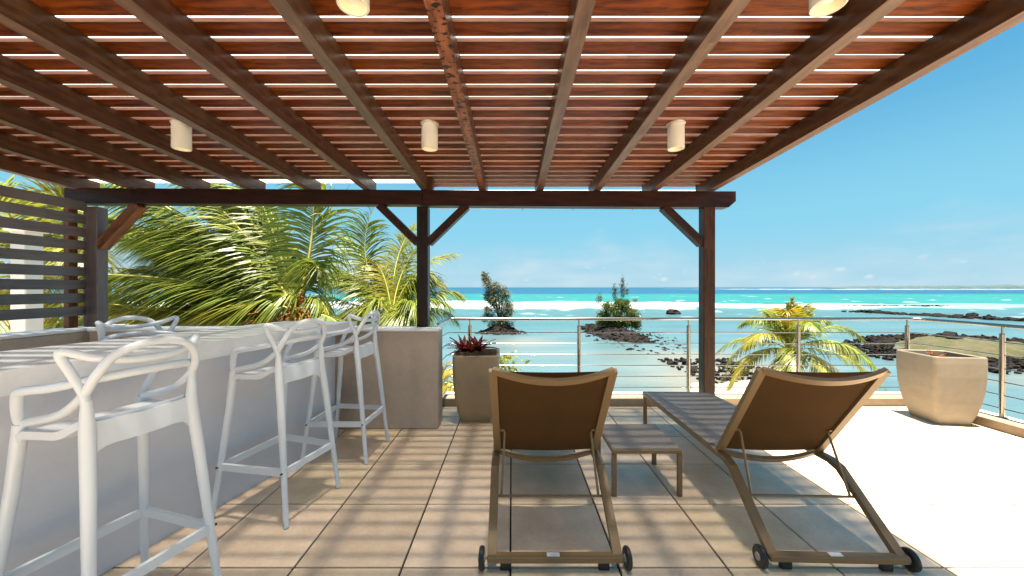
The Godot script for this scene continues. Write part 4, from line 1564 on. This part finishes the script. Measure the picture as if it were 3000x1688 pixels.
	tag(o, "brown sling sun lounger with its foot end against the right pergola post", "sun lounger", "brown sun loungers facing the sea")

func _table() -> void:
	var t := thing("side_table", "low square taupe side table between the two sun loungers", "table", P(1.0, 0, 2.99))
	var mb := MB.new()
	var g := []
	for i in 9:
		var row := []
		for j in 9:
			var u := j / 4.0 - 1.0
			var v := i / 4.0 - 1.0
			row.append(Vector3(u * 0.25, 0.353 - 0.006 * (1 - u * u) * (1 - v * v), v * 0.245))
		g.append(row)
	mb.grid(g, Vector3.UP, 1.4)
	part("tabletop", mb, M.sling_sheen, t)
	for sz in [-1.0, 1.0]:
		mb = MB.new()
		mb.box(Vector3(0, 0.335, sz * 0.247), Vector3(0.52, 0.03, 0.028), 0.005)
		part("apron_rail", mb, M.frame, t)
		mb = MB.new()
		mb.box(Vector3(sz * 0.246, 0.334, 0), Vector3(0.028, 0.028, 0.466), 0.004)
		part("apron_rail", mb, M.frame, t)
	for sx in [-1.0, 1.0]:
		for sz in [-1.0, 1.0]:
			mb = MB.new()
			mb.box(Vector3(sx * 0.243, 0.16, sz * 0.246), Vector3(0.036, 0.32, 0.026), 0.004)
			part("leg", mb, M.frame, t)

# ---------------------------------------------------------------- planters
func _planters() -> void:
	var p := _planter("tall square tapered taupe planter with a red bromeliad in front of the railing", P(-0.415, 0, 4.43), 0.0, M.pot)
	_bromeliad("red leaved bromeliad growing in the left planter", P(-0.47, 0.765, 4.45), Color(0.24, 0.012, 0.012), Color(0.36, 0.09, 0.03), 0.3, 75)
	p = _planter("sunlit square tapered taupe planter in the right corner of the terrace", P(5.01, 0, 4.34), deg_to_rad(-8.0), M.pot_sun_dimmed)
	_bromeliad("small orange plant low in the sunlit right planter", P(4.98, 0.69, 4.36), Color(0.13, 0.04, 0.006), Color(0.16, 0.06, 0.012), 0.15, 30)

func _planter(label: String, at: Vector3, yaw: float, pm: Material) -> Node3D:
	var p := thing("planter", label, "planter", at, yaw, "tapered square planters")
	var ring := func(y, hw):
		var a := []
		var r := 0.05
		for k in 4:
			var ang := PI / 4 + PI / 2 * k
			var sx := signf(cos(ang))
			var sz := signf(sin(ang))
			for e in 5:
				var aa := PI / 2 * k + PI / 2 * e / 4.0
				a.append(Vector3(sx * (hw - r) + cos(aa) * r, y, sz * (hw - r) + sin(aa) * r))
		a.append(a[0])
		return a
	var prof := [[0.0, 0.178], [0.03, 0.186], [0.12, 0.212], [0.25, 0.237], [0.4, 0.254], [0.55, 0.262], [0.7, 0.264], [0.765, 0.262], [0.775, 0.259], [0.777, 0.252]]
	var g := []
	for q in prof:
		g.append(ring.call(q[0], q[1]))
	var mb := MB.new()
	_shell(mb, g, 1.0)
	part("pot", mb, pm, p)
	mb = MB.new()
	g = []
	for q in [[0.777, 0.252], [0.776, 0.236], [0.77, 0.23], [0.66, 0.226]]:
		g.append(ring.call(q[0], q[1]))
	_shell(mb, g, -1.0)
	part("rim", mb, pm, p)
	mb = MB.new()
	mb.box(Vector3(0, 0.67, 0), Vector3(0.45, 0.02, 0.45), 0.004)
	part("soil", mb, M.soil, p)
	return p

func _shell(mb: MB, g: Array, s: float) -> void:
	for i in g.size() - 1:
		for j in g[i].size() - 1:
			var a: Vector3 = g[i][j]
			var b: Vector3 = g[i][j + 1]
			var d: Vector3 = g[i + 1][j + 1]
			var e: Vector3 = g[i + 1][j]
			var na := Vector3(a.x, 0, a.z) * s
			var fn := (b - a).cross(e - a).normalized()
			if fn.dot(na + Vector3(0, 0.02 if s > 0 else 0.2, 0)) < 0:
				fn = -fn
			var nn := []
			for c in 4:
				var jj: int = j + (1 if c == 1 or c == 2 else 0)
				var ang := TAU * 0.0
				var kk: int = (jj % 20) / 5
				ang = PI / 2 * kk + PI / 2 * (jj % 5) / 4.0
				var q := Vector3(cos(ang), 0, sin(ang)) * s
				q.y = fn.y
				nn.append(q.normalized())
			mb.tri(a, b, d, nn[0], nn[1], nn[2])
			mb.tri(a, d, e, nn[0], nn[2], nn[3])

func _bromeliad(label: String, at: Vector3, c0: Color, c1: Color, sz: float, n: int) -> void:
	var p := thing("bromeliad", label, "plant", at)
	for r in 3:
		var mb := MB.new()
		var ctr := Vector3([-0.1, 0.06, -0.02][r], 0.02, [0.06, -0.03, 0.12][r]) * sz / 0.3
		for k in n / 3:
			var az := k * 2.4 + rng.randf()
			var el := deg_to_rad(rng.randf_range(22, 66))
			var d := Vector3(cos(az) * cos(el), sin(el), sin(az) * cos(el))
			mb.tint = c0.lerp(c1, rng.randf() * rng.randf() * 1.4)
			var a := ctr
			var L := sz * rng.randf_range(0.6, 1.0)
			var wv := d.cross(Vector3.UP).normalized()
			var pw := wv * 0.014
			for i in 5:
				var t := (i + 1) / 5.0
				d = (d + Vector3(0, -0.14, 0)).normalized()
				var b := a + d * L / 5.0
				var nw := wv * 0.036 * (1.0 - t * t) * (0.6 + sz)
				var nn := wv.cross(d).normalized()
				if nn.y < 0:
					nn = -nn
				var lift := nn * 0.006
				mb.tri(a - pw + lift, a, b, nn, nn, nn)
				mb.tri(a - pw + lift, b, b - nw + lift, nn, nn, nn)
				mb.tri(a, a + pw + lift, b + nw + lift, nn, nn, nn)
				mb.tri(a, b + nw + lift, b, nn, nn, nn)
				a = b
				pw = nw
		part("leaf_rosette", mb, M.leaf, p)

# ---------------------------------------------------------------- lamps under the slats
func _lamps() -> void:
	var spots := [[-2.65, 2.97, "cream cylinder lamp at the left of the far row under the slats"], [-0.66, 2.97, "cream cylinder lamp in the middle of the far row under the slats"], [1.315, 2.97, "cream cylinder lamp at the right of the far row under the slats"], [-0.66, 1.54, "cream cylinder lamp cut by the top of the view, left of the stained rafter"], [1.315, 1.54, "cream cylinder lamp cut by the top of the view at the right"]]
	var first: Node3D = null
	for q in spots:
		var at := P(q[0], slat_y(q[1]) - 0.2, q[1])
		if first == null:
			first = thing("ceiling_lamp", q[2], "lamp", at, 0.0, "cylinder lamps under the pergola")
			var mb := MB.new()
			mb.lathe([Vector2(0.055, 0.0), Vector2(0.062, 0.0), Vector2(0.064, 0.003), Vector2(0.064, 0.195), Vector2(0.06, 0.199), Vector2(0.0, 0.199)], 32)
			part("housing", mb, M.lamp, first)
			mb = MB.new()
			mb.lathe([Vector2(0.0549, 0.001), Vector2(0.05, 0.03), Vector2(0.04, 0.05), Vector2(0.0, 0.055)], 28)
			part("reflector", mb, M.lampin, first)
			mb = MB.new()
			mb.lathe([Vector2(0.0, 0.1985), Vector2(0.072, 0.1985), Vector2(0.072, 0.2035), Vector2(0.0, 0.2035)], 28)
			part("mounting_plate", mb, M.lamp, first)
			mb = MB.new()
			mb.lathe([Vector2(0.0, 0.022), Vector2(0.022, 0.026), Vector2(0.026, 0.04), Vector2(0.018, 0.056)], 18)
			part("bulb", mb, M.label, first)
		else:
			var o := first.duplicate()
			o.name = numbered("ceiling_lamp")
			add_child(o)
			o.position = at * K
			tag(o, q[2], "lamp", "cylinder lamps under the pergola")
